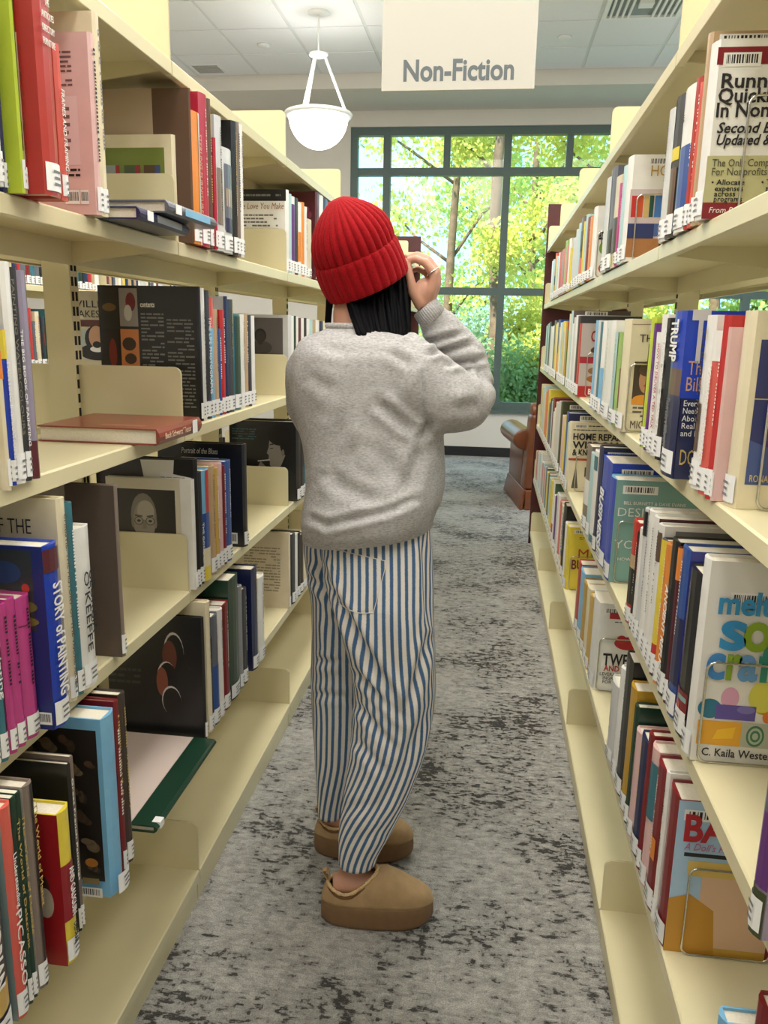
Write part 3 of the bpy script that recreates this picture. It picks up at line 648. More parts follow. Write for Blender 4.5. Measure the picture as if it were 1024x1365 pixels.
# ---- left range, fourth book shelf (index 1)
row('L', 1, -0.602, 'left fourth shelf, first bay', 'books on the left fourth shelf', [
    (-14, 20, 1149, 'charcoal', {'d': 0.2, 'look': 'dark modern-painter', 'art': [('ST', 'MONDRIAN', 0.80, 0.5, 'w', 0.5, 0.5, 0.03), ('S', 0.3, 0.9, 0.16, 0.3, 'gold')]}),
    (25, 40, 1077, 'coral', {'d': 0.2, 'look': 'coral red painter', 'art': [('C', 0, 1, 0, 1, (140, 160, 160)), ('ST', 'Understanding', 0.78, 0.25, 'w', 0.4, 0.6), ('ST', 'PICASSO', 0.52, 0.36, 'w', 0.66, 0.5)]}),
    (40, 46, 1053, 'dark green', {'d': 0.21, 'art': [('ST', 'The World of Delacroix', 0.90, 0.62, 'g', 0.7)]}),
    (46, 52, 1043, 'dark green', {'d': 0.21, 'look': 'second dark green', 'art': [('ST', 'The World of Matisse', 0.90, 0.58, 'g', 0.7)]}),
    (53, 66, 1021, 'taupe', {'d': 0.21, 'look': 'black slipcased', 'art': [('S', 0.42, 1, 0, 1, 'black'), ('C', 0, 1, 0, 1, (196, 186, 178)), ('ST', 'The World of Manet', 0.90, 0.5, 'g', 0.42, 0.7)]}),
    (91, 107, 1088, 'yellow', {'X': -0.585, 'd': 0.13, 'us': 0.7, 'look': 'small red and yellow', 'art': [('C', 0, 1, 0, 1, (150, 24, 30)), ('S', 0, 1, 0.29, 0.66, (140, 22, 36)), ('E', 0.6, 0.52, 0.18, 0.1, (60, 36, 30)), ('E', 0.7, 0.42, 0.14, 0.1, (180, 168, 150)), ('E', 0.4, 0.58, 0.1, 0.04, (180, 80, 40)), ('lines', 0.1, 0.4, 0.14, 0.26, 3, (200, 150, 140)), ('ST', 'AND GAUGUIN', 0.63, 0.32, 'w', 0.5, 0.5), ('ST', 'DEBORAH', 0.26, 0.14, 'k', 0.4, 0.5)]}),
    (107, 110.5, 1020, 'black', {'d': 0.215, 'art': [('ST', 'Great French Paintings', 0.92, 0.6, 'w', 0.8)]}),
    (110.5, 114, 1010, 'taupe', {'d': 0.215}),
    (150, 166, 940, 'sky blue', {'d': 0.225, 'X': -0.588, 'look': 'tall light blue framed-art', 'art': [('C', 0.0, 0.95, 0.09, 0.94, (38, 32, 28)), *[('E', 0.3+0.62*((k*0.618) % 1), 0.14+0.78*((k*0.382+0.13*(k % 7)) % 1), 0.022+0.02*(k % 3)/2, 0.012+0.022*(k % 5)/4, [(92, 76, 54), (70, 58, 44), (110, 92, 66), (58, 52, 48), (84, 62, 46), (120, 104, 80)][k % 6]) for k in range(90)], ('E', 0.88, 0.22, 0.05, 0.025, (178, 116, 50)), ('C', 0.8, 0.93, 0.095, 0.13, (140, 122, 82)), ('B', 0.78, 0.95, 0.02, 0.075)], 'title': 'w'}),
    (166, 171, 927, 'dark red', {'d': 0.225, 'title': 'g', 'X': -0.596}),
    (171, 179, 913, 'dark brown', {'d': 0.235, 'title': 'g', 'X': -0.6}),
])
row('L', 1, -0.618, 'left fourth shelf, second bay', 'books on the left fourth shelf', [
    (274, 280, 824, 'black', {'d': 0.23, 'look': 'big black haloed-heads', 'art': [('lines', 0.0, 0.35, 0.4, 0.55, 3, (60, 60, 60))]+[('E', 0.70, 0.70, 0.105, 0.17, (214, 206, 200)), ('E', 0.705, 0.69, 0.10, 0.16, (18, 16, 18)), ('E', 0.655, 0.67, 0.075, 0.13, (104, 54, 40)), ('E', 0.62, 0.48, 0.105, 0.15, (214, 206, 200)), ('E', 0.63, 0.475, 0.10, 0.145, (20, 16, 18)), ('E', 0.57, 0.46, 0.06, 0.12, (140, 76, 58)), ('E', 0.66, 0.31, 0.10, 0.12, (214, 206, 200)), ('E', 0.665, 0.30, 0.096, 0.115, (22, 18, 18))]}),
    (280, 284.5, 804, 'cream', {'d': 0.22, 'title': 'k'}), (284.5, 286, 850, 'charcoal', {}), (286, 294, 824, 'slate', {'art': [('S', 0, 0.9, 0.05, 0.55, 'blue')], 'title': 'maroon'}),
    (294, 300, 815, 'white', {'title': 'k'}), (300, 308, 808, 'dark red', {'title': 'w'}), (309, 321, 773, 'dark green', {'d': 0.23, 'look': 'tall dark green'}),
    (321, 325, 783, 'grey', {'title': 'k'}), (325, 331, 788, 'charcoal', {'title': 'w'}), (338, 345, 760, 'navy', {'d': 0.23, 'title': 'g'}), (346, 354, 772, 'white', {'title': 'k'}),
])
row('L', 1, -0.645, 'left fourth shelf, third bay', 'books on the left fourth shelf', [
    (386, 390, 711, 'beige', {'d': 0.225, 'look': 'beige text-backed', 'art': [('lines', 0.3, 0.86, 0.2, 0.8, 16, (150, 140, 120))]}),
    (390, 394, 713, 'charcoal', {}), (394, 397, 713, 'white', {}), (397, 401, 712, 'black', {}), (401, 405, 714, 'dark brown', {}), (405, 412, 714, 'cream', {'title': 'gr'}), (412, 418, 714, 'pale grey', {}), (418, 424, 716, 'tan', {}),
])
# ---- right range, top book shelf
row('R', 4, 0.302, 'right top book shelf, nearest row', 'books on the right top book shelf', [
    (935, 925, 52, 'white', {'X': 0.296, 'd': 0.215, 'us': 0.66, 'look': 'big bookkeeping handbook', 'art': [('C', 0, 1, 0.0, 0.36, (190, 186, 140)), ('C', 0, 1, 0.0, 0.095, (132, 24, 40)), ('C', 0, 1, 0.86, 0.955, (132, 24, 40)), ('B', 0.06, 0.42, 0.85, 0.925), ('T', 'Running', 0.05, 0.735, 0.027, 'k', 0.150, 0.02), ('T', 'QuickBooks', 0.04, 0.655, 0.027, 'k', 0.2, 0.02), ('T', 'In Nonprofits', 0.03, 0.575, 0.027, 'k', 0.215, 0.02), ('T', 'Second Edition', 0.06, 0.487, 0.020, 'k', 0.18, 0.02, 0.25), ('T', 'Updated & Revised', 0.06, 0.42, 0.020, 'k', 0.205, 0.02, 0.25), ('T', 'The Only Comprehensive', 0.05, 0.30, 0.0145, (84, 84, 62), 0.19, 0), ('T', 'For Nonprofits Using', 0.05, 0.25, 0.0145, (84, 84, 62), 0.165, 0), ('T', '• Allocate', 0.06, 0.195, 0.0105, 'k', 0.07, 0.01), ('T', 'expenses', 0.10, 0.16, 0.0105, 'k', 0.06, 0.01), ('T', 'across', 0.10, 0.13, 0.0105, 'k', 0.045, 0.01), ('T', 'programs', 0.10, 0.10, 0.0105, 'k', 0.06, 0.01), ('T', '• Track', 0.55, 0.195, 0.0105, 'k', 0.05, 0.01), ('T', 'program', 0.60, 0.16, 0.0105, 'k', 0.055, 0.01), ('T', 'grants', 0.60, 0.13, 0.0105, 'k', 0.04, 0.01), ('T', 'funds', 0.60, 0.10, 0.0105, 'k', 0.036, 0.01), ('T', 'From Best-Selling', 0.06, 0.035, 0.0115, 'w', 0.12, 0, 0.2)]}),
    (924.5, 920, 42, 'tan', {'d': 0.22, 'look': 'tan and black barcoded', 'art': [('C', 0.3, 1, 0.92, 0.98, 'black'), ('B', 0.05, 0.42, 0.925, 0.985)]}),
    (919.5, 916, 108, 'coral', {'title': 'w'}), (916, 911, 101, 'brick red', {'title': 'w'}),
    (911, 895.5, 106, 'white', {'X': 0.3, 'look': 'white and blue', 'art': [('S', 0.0, 1, 0.13, 0.60, 'blue'), ('ST', 'KP', 0.82, 0.05, 'k', 0.2)]}),
    (895, 886, 123, 'charcoal', {'art': [('S', 0.0, 0.3, 0, 1, 'white'), ('S', 0.35, 0.95, 0.55, 0.64, 'yellow'), ('S', 0.35, 0.9, 0.1, 0.5, 'brown')], 'look': 'charcoal and yellow'}), (885.5, 877, 141, 'pale grey', {'title': 'gr'}),
])
row('R', 4, 0.302, 'right top book shelf, second row', 'books on the right top book shelf', [
    (833, 826.5, 206, 'white', {'d': 0.20, 'us': 0.6, 'look': 'white wardrobe-covered', 'art': [('B', 0.30, 0.80, 0.90, 0.97), ('T', 'HOME', 0.34, 0.80, 0.034, (184, 146, 70), 0.13, 0.0), ('T', 'style', 0.62, 0.72, 0.034, 'k', 0.07, 0, 0.35), ('C', 0.0, 1, 0.04, 0.68, (206, 190, 190)), ('C', 0.0, 1, 0.04, 0.22, (166, 112, 66)), ('C', 0.04, 0.16, 0.42, 0.62, (196, 44, 40)), ('C', 0.16, 0.26, 0.42, 0.62, (206, 86, 44)), ('C', 0.28, 0.37, 0.42, 0.62, (206, 176, 110)), ('C', 0.38, 0.46, 0.42, 0.62, (30, 80, 66)), ('C', 0.48, 0.62, 0.42, 0.62, (64, 116, 186)), ('C', 0.0, 0.5, 0.22, 0.36, (40, 52, 104)), ('C', 0.5, 0.62, 0.24, 0.36, (74, 96, 160)), ('C', 0.62, 0.86, 0.06, 0.42, (20, 22, 30)), ('E', 0.76, 0.46, 0.05, 0.05, (150, 100, 76))]}),
    (826.5, 822, 219, 'pale teal', {'title': 'w'}), (822, 819, 243, 'magenta', {}), (819, 812.5, 232, 'beige', {'art': [('S', 0.05, 0.95, 0.16, 0.55, 'charcoal'), ('S', 0.05, 0.6, 0.02, 0.15, 'yellow')], 'lab': False, 'look': 'beige and charcoal'}),
    (812.5, 806, 220, 'slate', {'art': [('S', 0, 0.5, 0, 1, 'pale grey'), ('S', 0.1, 0.9, 0.1, 0.4, 'black')]}), (806, 800, 234, 'pale grey', {'title': 'lilac'}),
])
row('R', 4, 0.302, 'right top book shelf, third row', 'books on the right top book shelf', [
    (790, 785.5, 274, 'white', {'d': 0.19, 'us': 0.5, 'look': 'white food-covered', 'art': [('E', 0.5, 0.82, 0.22, 0.06, (140, 150, 60)), ('E', 0.45, 0.72, 0.2, 0.06, (190, 130, 60)), ('T', 'appetizers', 0.1, 0.54, 0.05, 'k', 0.16, 0.02), ('E', 0.3, 0.42, 0.16, 0.09, (110, 150, 50)), ('E', 0.6, 0.36, 0.26, 0.10, (140, 70, 44)), ('E', 0.5, 0.14, 0.34, 0.10, (176, 80, 50)), ('E', 0.5, 0.14, 0.2, 0.06, (96, 50, 36))]}),
    (785.5, 781.5, 287, 'orange', {'title': 'w'}), (781.5, 778.5, 288, 'dark red', {}), (778.5, 773.5, 285, 'pale teal', {'title': 'b'}), (773.5, 763.5, 288, 'brown', {'art': [('S', 0, 1, 0.5, 0.8, 'black'), ('S', 0, 1, 0.1, 0.4, 'coral')]}),
    (763.5, 757.5, 316, 'pale grey', {'title': 'gr'}), (757.5, 752.5, 317, 'white', {'title': 'b'}), (752.5, 748.5, 320, 'leaf green', {}), (748.5, 744, 332, 'grey', {}), (744, 739, 336, 'white', {'title': 'k'}), (739, 733.5, 337, 'coral', {'art': [('S', 0, 1, 0.1, 0.7, 'mustard'), ('S', 0, 1, 0.3, 0.5, 'dark green')]}),
])
# ---- right range, second book shelf
row('R', 3, 0.302, 'right second shelf, nearest row', 'books on the right second shelf', [
    (977, 964, 414, 'cream', {'d': 0.215, 'X': 0.318, 'us': 0.5, 'look': 'cream leadership', 'art': [('C', 0.10, 1, 0.13, 0.86, (44, 50, 104)), ('C', 0.26, 1, 0.2, 0.58, (64, 38, 112)), ('P', [(0.10, 0.36), (0.45, 0.30), (0.7, 0.18), (0.7, 0.13), (0.10, 0.13)], (66, 84, 140)), ('C', 0.10, 1, 0.565, 0.57, (210, 190, 130)), ('B', 0.25, 0.6, 0.88, 0.96), ('T', 'LEAD', 0.22, 0.60, 0.04, (224, 212, 180), 0.14), ('T', 'RONALD HEIFETZ', 0.14, 0.145, 0.013, (210, 190, 130), 0.13)]}),
    (963.5, 949.5, 436, 'pale pink', {'title': 'lilac', 'look': 'pinkish white'}), (949, 940, 420, 'red', {'title': 'w', 'd': 0.18}), (939.5, 930, 441, 'coral', {'look': 'coral self-help', 'art': [('S', 0, 1, 0.82, 1, 'white'), ('ST', 'HOW WINNING WORKS', 0.80, 0.58, 'w', 0.6, 0.5, 0.02)]}),
    (929.5, 919.5, 420, 'white', {'art': [('S', 0, 0.7, 0.22, 0.5, 'brown'), ('ST', 'The Real-Life MBA', 0.93, 0.55, 'k', 0.55, 0.45)]}),
    (895, 879.5, 414, 'navy', {'X': 0.284, 'd': 0.16, 'look': 'big blue success-advice', 'art': [('C', 0, 1, 0.49, 1, (16, 62, 184)), ('S', 0, 1, 0.66, 1, 'royal blue'), ('S', 0, 1, 0.50, 0.66, 'brown'), ('S', 0, 1, 0.0, 0.5, 'navy'), ('ST', 'TRUMP', 0.95, 0.25, 'w', 0.72, 0.5, 0.03), ('ST', 'Think Like a Billionaire', 0.48, 0.3, 'gr', 0.4, 0.5), ('T', 'T', 0.05, 0.71, 0.105, (210, 204, 200), 0.026, 0.03), ('T', 'Think', 0.05, 0.63, 0.030, (206, 160, 130), 0.042), ('T', 'Billionaire', 0.04, 0.535, 0.030, (206, 160, 130), 0.075), ('T', 'Everything You', 0.04, 0.445, 0.0125, 'w', 0.066), ('T', 'Need to Know', 0.04, 0.40, 0.0125, 'w', 0.06), ('T', 'About Success,', 0.04, 0.355, 0.0125, 'w', 0.066), ('T', 'Real Estate,', 0.04, 0.31, 0.0125, 'w', 0.054), ('T', 'and Life', 0.04, 0.265, 0.0125, 'w', 0.036), ('T', 'DONALD', 0.05, 0.09, 0.034, 'g', 0.065)]}),
    (879.5, 872.5, 424, 'black', {'art': [('ST', 'OVERCOMING IMPOSSIBLE', 0.93, 0.7, 'w', 0.6, 0.5, 0.02)]}), (872.5, 866.5, 419, 'white', {'art': [('ST', 'HOW TO DELIVER A TED TALK', 0.8, 0.6, 'r', 0.6, 0.5)]}), (866.5, 862.5, 443, 'white', {'look': 'second slim white', 'title': 'k'}), (862.5, 858.5, 431, 'purple', {}), (858.5, 854.5, 423, 'lime', {'art': [('S', 0.0, 0.4, 0, 0.8, 'charcoal')]}),
])
row('R', 3, 0.300, 'right second shelf, second row', 'books on the right second shelf', [
    (829, 820.5, 425, 'cream', {'d': 0.2, 'us': 0.48, 'look': 'cream child-portrait', 'art': [('B', 0.42, 0.9, 0.9, 0.97), ('C', 0.05, 1, 0.95, 0.955, (150, 110, 80)), ('T', 'THE', 0.22, 0.80, 0.024, (66, 60, 50), 0.085), ('T', 'of', 0.55, 0.68, 0.028, (66, 60, 50), 0.03, 0, 0.3), ('C', 0.16, 0.80, 0.27, 0.63, (70, 56, 44)), ('E', 0.46, 0.55, 0.24, 0.085, (62, 46, 36)), ('E', 0.46, 0.47, 0.17, 0.12, (190, 140, 106)), ('E', 0.46, 0.56, 0.19, 0.06, (86, 64, 48)), ('E', 0.46, 0.30, 0.28, 0.04, (226, 150, 50)), ('C', 0.16, 0.8, 0.25, 0.30, (226, 150, 50)), ('E', 0.46, 0.42, 0.06, 0.012, (150, 70, 60)), ('lines', 0.2, 0.8, 0.12, 0.23, 3, (90, 84, 70)), ('T', 'MICHAEL', 0.16, 0.035, 0.026, (80, 74, 60), 0.15)]}),
    (820, 810.5, 443, 'leaf green', {'look': 'pale green', 'art': [('C', 0.0, 1, 0.2, 0.62, (150, 96, 84)), ('C', 0, 1, 0.62, 1, (166, 200, 116)), ('S', 0, 0.7, 0, 1, 'pale teal')], 'title': 'k'}), (810, 799.5, 427, 'white', {'title': 'gr'}), (799, 796, 428, 'white', {'look': 'slim white', 'art': [('S', 0.3, 1, 0.1, 0.5, 'sky blue')]}), (796, 793, 429, 'teal', {}), (793, 790, 427, 'pale grey', {}), (790, 786.5, 427, 'sky blue', {}),
])
row('R', 3, 0.300, 'right second shelf, third row', 'books on the right second shelf', [
    (769.5, 766.5, 431, 'red', {'d': 0.19, 'us': 0.6, 'look': 'red cake-covered', 'art': [('C', 0.0, 1, 0.0, 1, (190, 178, 170)), ('T', 'CAKE', 0.28, 0.76, 0.05, (150, 30, 40), 0.12, 0.02), ('C', 0, 1, 0.46, 0.55, (170, 40, 60)), ('E', 0.6, 0.64, 0.3, 0.06, (90, 54, 40)), ('E', 0.6, 0.36, 0.34, 0.06, (150, 106, 70)), ('E', 0.6, 0.25, 0.36, 0.06, (166, 100, 50)), ('C', 0, 1, 0, 0.15, (176, 30, 34)), ('T', 'BUTTER', 0.3, 0.04, 0.026, 'w', 0.12, 0.02)]}),
    (766.5, 764.5, 421, 'charcoal', {'d': 0.21}), (764.5, 761.5, 420, 'white', {}), (761.5, 758, 423, 'pale grey', {}), (758, 753.5, 414, 'pale teal', {'d': 0.21, 'art': [('C', 0, 1, 0, 1, (96, 84, 80)), ('B', 0.2, 0.6, 0.93, 0.99)]}),
    (752, 748.5, 428, 'mustard', {'d': 0.16, 'art': [('C', 0, 1, 0, 1, (70, 130, 80)), ('C', 0, 1, 0.86, 1, (180, 30, 60)), ('E', 0.4, 0.75, 0.3, 0.08, (40, 110, 180)), ('E', 0.4, 0.4, 0.3, 0.1, (190, 150, 40))]}), (748.5, 744.5, 428, 'yellow', {}), (744.5, 742, 430, 'white', {}), (742, 735.5, 426, 'blue', {'art': [('S', 0, 1, 0.1, 0.45, 'orange'), ('S', 0, 1, 0, 0.1, 'black')], 'lab': False}), (735.5, 730.5, 434, 'white', {'title': 'teal'}), (730.5, 725.5, 429, 'charcoal', {'title': 'w'}),
])
# ---- right range, third book shelf
row('R', 2, 0.306, 'right third shelf, nearest row', 'books on the right third shelf', [
    (919.5, 911, 748, 'white', {'X': 0.304, 'd': 0.215, 'us': 0.62, 'look': 'white soap craft', 'art': [('C', 0, 1, 0, 1, (226, 222, 214)), ('T', 'melt &', 0.10, 0.755, 0.045, (52, 140, 190), 0.17, 0.03), ('B', 0.22, 0.60, 0.785, 0.855), ('T', 's', 0.15, 0.585, 0.082, (46, 140, 196), 0.055, 0.03), ('T', 'o', 0.38, 0.585, 0.082, (130, 160, 30), 0.058, 0.03), ('T', 'a', 0.66, 0.585, 0.082, (96, 140, 190), 0.05, 0.03), ('T', 'p', 0.88, 0.585, 0.082, (46, 140, 196), 0.05, 0.03), ('T', 'c', 0.05, 0.435, 0.074, (60, 130, 190), 0.04, 0.03), ('T', 'r', 0.24, 0.435, 0.074, (130, 160, 40), 0.032, 0.03), ('T', 'a', 0.37, 0.435, 0.074, (100, 150, 200), 0.042, 0.03), ('T', 'f', 0.57, 0.435, 0.074, (40, 130, 110), 0.034, 0.03), ('T', 't', 0.74, 0.435, 0.074, (46, 140, 196), 0.03, 0.03), ('T', 's', 0.88, 0.435, 0.074, (46, 140, 110), 0.04, 0.03),
        ('E', 0.68, 0.345, 0.15, 0.085, (184, 146, 30)), ('E', 0.65, 0.35, 0.14, 0.08, (216, 208, 84)), ('E', 0.33, 0.335, 0.09, 0.055, (216, 158, 186)), ('E', 0.14, 0.275, 0.12, 0.05, (30, 112, 140)), ('C', 0.20, 0.60, 0.225, 0.30, (92, 76, 156)), ('E', 0.5, 0.28, 0.09, 0.02, (120, 110, 180)), ('E', 0.72, 0.25, 0.05, 0.03, (222, 120, 40)), ('C', 0.04, 0.48, 0.09, 0.215, (222, 160, 40)), ('P', [(0.2, 0.12), (0.4, 0.13), (0.42, 0.19), (0.24, 0.17)], (238, 186, 40)), ('C', 0.48, 0.98, 0.09, 0.215, (176, 178, 160)), ('E', 0.62, 0.15, 0.09, 0.055, (70, 116, 86)), ('E', 0.62, 0.15, 0.07, 0.043, (170, 186, 166)), ('E', 0.62, 0.15, 0.05, 0.03, (70, 116, 86)), ('E', 0.62, 0.15, 0.03, 0.018, (170, 186, 166)), ('E', 0.86, 0.15, 0.09, 0.05, (60, 110, 76)), ('E', 0.86, 0.15, 0.06, 0.034, (166, 186, 150)), ('E', 0.86, 0.15, 0.035, 0.02, (60, 110, 76)), ('T', 'C. Kaila Westerman', 0.10, 0.035, 0.017, 'k', 0.19, 0.01)]}),
    (910.5, 898, 767, 'black', {'d': 0.16, 'look': 'black flower-printed', 'art': [('S', 0.05, 0.95, 0.12, 0.28, 'dark red'), ('S', 0.2, 0.6, 0.16, 0.2, 'coral'), ('S', 0.5, 0.9, 0.22, 0.25, 'sage'), ('C', 0.4, 0.8, 0.82, 0.93, 'w')], 'title': 'gr'}),
    (897.5, 888, 736, 'blue', {'d': 0.21, 'art': [('C', 0, 1, 0, 1, (58, 62, 146)), ('S', 0, 1, 0.2, 0.6, 'navy')], 'title': 'w'}), (887.5, 884.5, 732, 'maroon', {'art': [('S', 0, 1, 0.8, 1, 'orange')]}),
    (884, 876.5, 724, 'black', {'d': 0.21, 'art': [('ST', 'ANCIENT REFUGE', 0.70, 0.58, 'w', 0.62, 0.5, 0.02)]}), (876, 871.5, 728, 'orange', {'title': 'w'}), (871, 866.5, 722, 'charcoal', {'art': [('S', 0.5, 1, 0.2, 1, 'yellow'), ('S', 0, 1, 0.02, 0.24, 'red')]}),
    (866, 861.5, 702, 'white', {'d': 0.21, 'art': [('S', 0.1, 0.9, 0.75, 0.95, 'brown'), ('C', 0.1, 1, 0.93, 0.97, (120, 118, 116))], 'title': 'k'}), (861, 855.5, 692, 'white', {'d': 0.22, 'look': 'maroon-topped white', 'art': [('C', 0, 0.6, 0.975, 1, 'maroon'), ('lines', 0.2, 0.6, 0.92, 0.95, 1, 'gr')], 'title': 'k'}), (855, 849.5, 684, 'white', {'d': 0.22, 'look': 'tall white', 'art': [('lines', 0.5, 0.7, 0.95, 0.97, 1, 'gr')], 'title': 'k'}),
    (849, 845.5, 680, 'pale grey', {'d': 0.22, 'art': [('C', 0, 0.4, 0.96, 1, 'black'), ('S', 0.2, 0.9, 0.8, 0.98, 'black')]}), (845, 842, 706, 'white', {'look': 'red-titled white', 'title': 'r'}), (842, 839.5, 711, 'black', {'title': 'w'}), (839, 829.5, 698, 'red', {'look': 'red, tan and black', 'd': 0.15, 'art': [('S', 0, 1, 0.55, 0.68, 'tan'), ('S', 0, 1, 0.2, 0.55, 'black'), ('C', 0, 1, 0.0, 0.6, 'black'), ('C', 0.3, 0.6, 0.82, 0.95, 'w')]}),
])
row('R', 2, 0.304, 'right third shelf, second row', 'books on the right third shelf', [
    (811, 804.5, 640, 'sky blue', {'d': 0.2, 'look': 'sage green life-design', 'art': [('C', 0, 1, 0, 1, (124, 166, 158)), ('S', 0, 1, 0.0, 1, 'royal blue'), ('B', 0.08, 0.48, 0.87, 0.95), ('T', 'BILL BURNETT & DAVE EVANS', 0.10, 0.77, 0.011, 'w', 0.14), ('T', 'DESIGNING', 0.03, 0.655, 0.030, 'w', 0.165, -0.01), ('lines', 0.36, 0.62, 0.53, 0.58, 3, (60, 90, 88)), ('T', 'YOUR LIFE', 0.03, 0.34, 0.030, 'w', 0.16, -0.01), ('T', 'HOW TO BUILD', 0.08, 0.22, 0.011, 'w', 0.09)]}),
    (804, 793.5, 618, 'royal blue', {'d': 0.21, 'look': 'royal blue business', 'art': [('B', 0.12, 0.48, 0.88, 0.95), ('ST', 'BUSINESS', 0.72, 0.55, 'w', 0.55, 0.5, 0.03), ('lines', 0.8, 0.95, 0.8, 0.9, 3, (90, 120, 190))]}),
    (793, 789.5, 597, 'navy', {'d': 0.22, 'look': 'navy homeschooling', 'art': [('C', 0.1, 1, 0.70, 0.88, (214, 206, 200)), ('B', 0.06, 0.4, 0.88, 0.96), ('lines', 0.42, 0.9, 0.89, 0.93, 1, 'w'), ('T', 'HOMESCHOOLING', 0.2, 0.76, 0.03, (92, 20, 36), 0.16, 0.02)]}), (789, 784.5, 604, 'white', {'art': [('S', 0.2, 0.9, 0.8, 0.95, 'teal'), ('S', 0.2, 0.9, 0.02, 0.1, 'teal')], 'lab': False}), (784, 780.5, 606, 'pale teal', {}), (780, 775.5, 596, 'taupe', {'art': [('S', 0, 1, 0.3, 0.6, 'white')]}),
])
row('R', 2, 0.302, 'right third shelf, third row', 'books on the right third shelf', [
    (755, 752, 563, 'cream', {'d': 0.205, 'look': 'cream home repair', 'art': [('B', 0.08, 0.3, 0.92, 0.97), ('lines', 0.32, 0.9, 0.93, 0.96, 1, 'k'), ('lines', 0.05, 0.92, 0.875, 0.9, 1, 'k'), ('T', 'HOME REPAIR', 0.05, 0.755, 0.034, 'k', 0.185, 0.03), ('T', 'WISDOM', 0.06, 0.635, 0.036, 'k', 0.165, 0.03), ('T', '& KNOW-HOW', 0.06, 0.53, 0.032, 'k', 0.17, 0.03), ('C', 0.0, 0.9, 0.455, 0.485, (176, 60, 40)), ('C', 0.3, 0.56, 0.22, 0.36, (84, 78, 68)), ('E', 0.43, 0.29, 0.07, 0.04, (190, 180, 150)), ('P', [(0.08, 0.05), (0.2, 0.05), (0.14, 0.4)], (84, 78, 68)), ('P', [(0.3, 0.06), (0.6, 0.06), (0.45, 0.2)], (120, 112, 96))]}),
    (752, 747.5, 551, 'blue', {'d': 0.21, 'art': [('S', 0, 1, 0.0, 0.18, 'red'), ('C', 0, 1, 0, 1, 'navy'), ('B', 0.2, 0.55, 0.9, 0.97)]}), (747.5, 745, 556, 'pale pink', {}), (744, 737, 536, 'olive', {'d': 0.2, 'art': [('B', 0.15, 0.5, 0.9, 0.96), ('lines', 0.2, 0.9, 0.82, 0.88, 1, (150, 150, 110))]}), (737, 734.5, 545, 'white', {}), (734.5, 732, 531, 'dark red', {'d': 0.2}), (732, 729, 533, 'black', {}), (729, 726, 520, 'yellow', {}), (726, 723, 523, 'orange', {}), (723, 719, 516, 'pale teal', {}),
])
# ---- right range, fourth book shelf
row('R', 1, 0.306, 'right fourth shelf, nearest row', 'books on the right fourth shelf', [
    (884, 874, 1067, 'dark red', {'X': 0.31, 'd': 0.2, 'us': 0.75, 'look': 'light blue doll history', 'art': [('C', 0, 1, 0, 1, (168, 196, 220)), ('B', 0.06, 0.66, 0.875, 0.945), ('T', 'BA', 0.06, 0.75, 0.062, (176, 30, 40), 0.085, 0.03), ('T', 'A Doll\'s History', 0.09, 0.69, 0.017, (190, 110, 150), 0.125, 0, 0.3), ('C', 0.1, 0.72, 0.645, 0.67, 'k'), ('C', 0.0, 1.0, 0.0, 0.36, (206, 160, 62)), ('C', 0.30, 1.0, 0.05, 0.62, (224, 184, 150)), ('P', [(0, 0.0), (0.5, 0.0), (0.45, 0.3), (0.2, 0.4), (0, 0.36)], (196, 140, 44)), ('C', 0.15, 1, 0.52, 0.62, (224, 190, 100))]}),
    (873.5, 868.5, 1040, 'white', {'title': 'k'}), (868, 859.5, 1031, 'dark red', {'d': 0.2, 'title': 'w', 'art': [('S', 0.3, 0.8, 0.35, 0.5, 'orange')], 'look': 'big dark red'}), (859, 853, 1004, 'pale pink', {'art': [('S', 0.5, 1, 0.5, 0.9, 'teal')], 'title': 'k'}),
    (852.5, 849, 982, 'dark red', {'d': 0.19}), (848.5, 841.5, 993, 'navy', {'title': 'g'}), (841, 836.5, 980, 'pale pink', {'title': 'brown', 'look': 'dusty pink', 'd': 0.19}), (836, 833, 944, 'dark green', {'d': 0.2, 'art': [('B', 0.5, 0.85, 0.86, 0.95)]}), (832.5, 827, 922, 'mustard', {'d': 0.2, 'art': [('B', 0.3, 0.8, 0.93, 0.98)], 'look': 'mustard yellow'}), (826.5, 820, 884, 'black', {'d': 0.22, 'title': 'w', 'look': 'tall black'}), (819.5, 816.5, 894, 'white', {}), (816, 808, 923, 'pale grey', {'art': [('C', 0.4, 1, 0.1, 0.9, (110, 124, 160))], 'title': 'k'}),
])
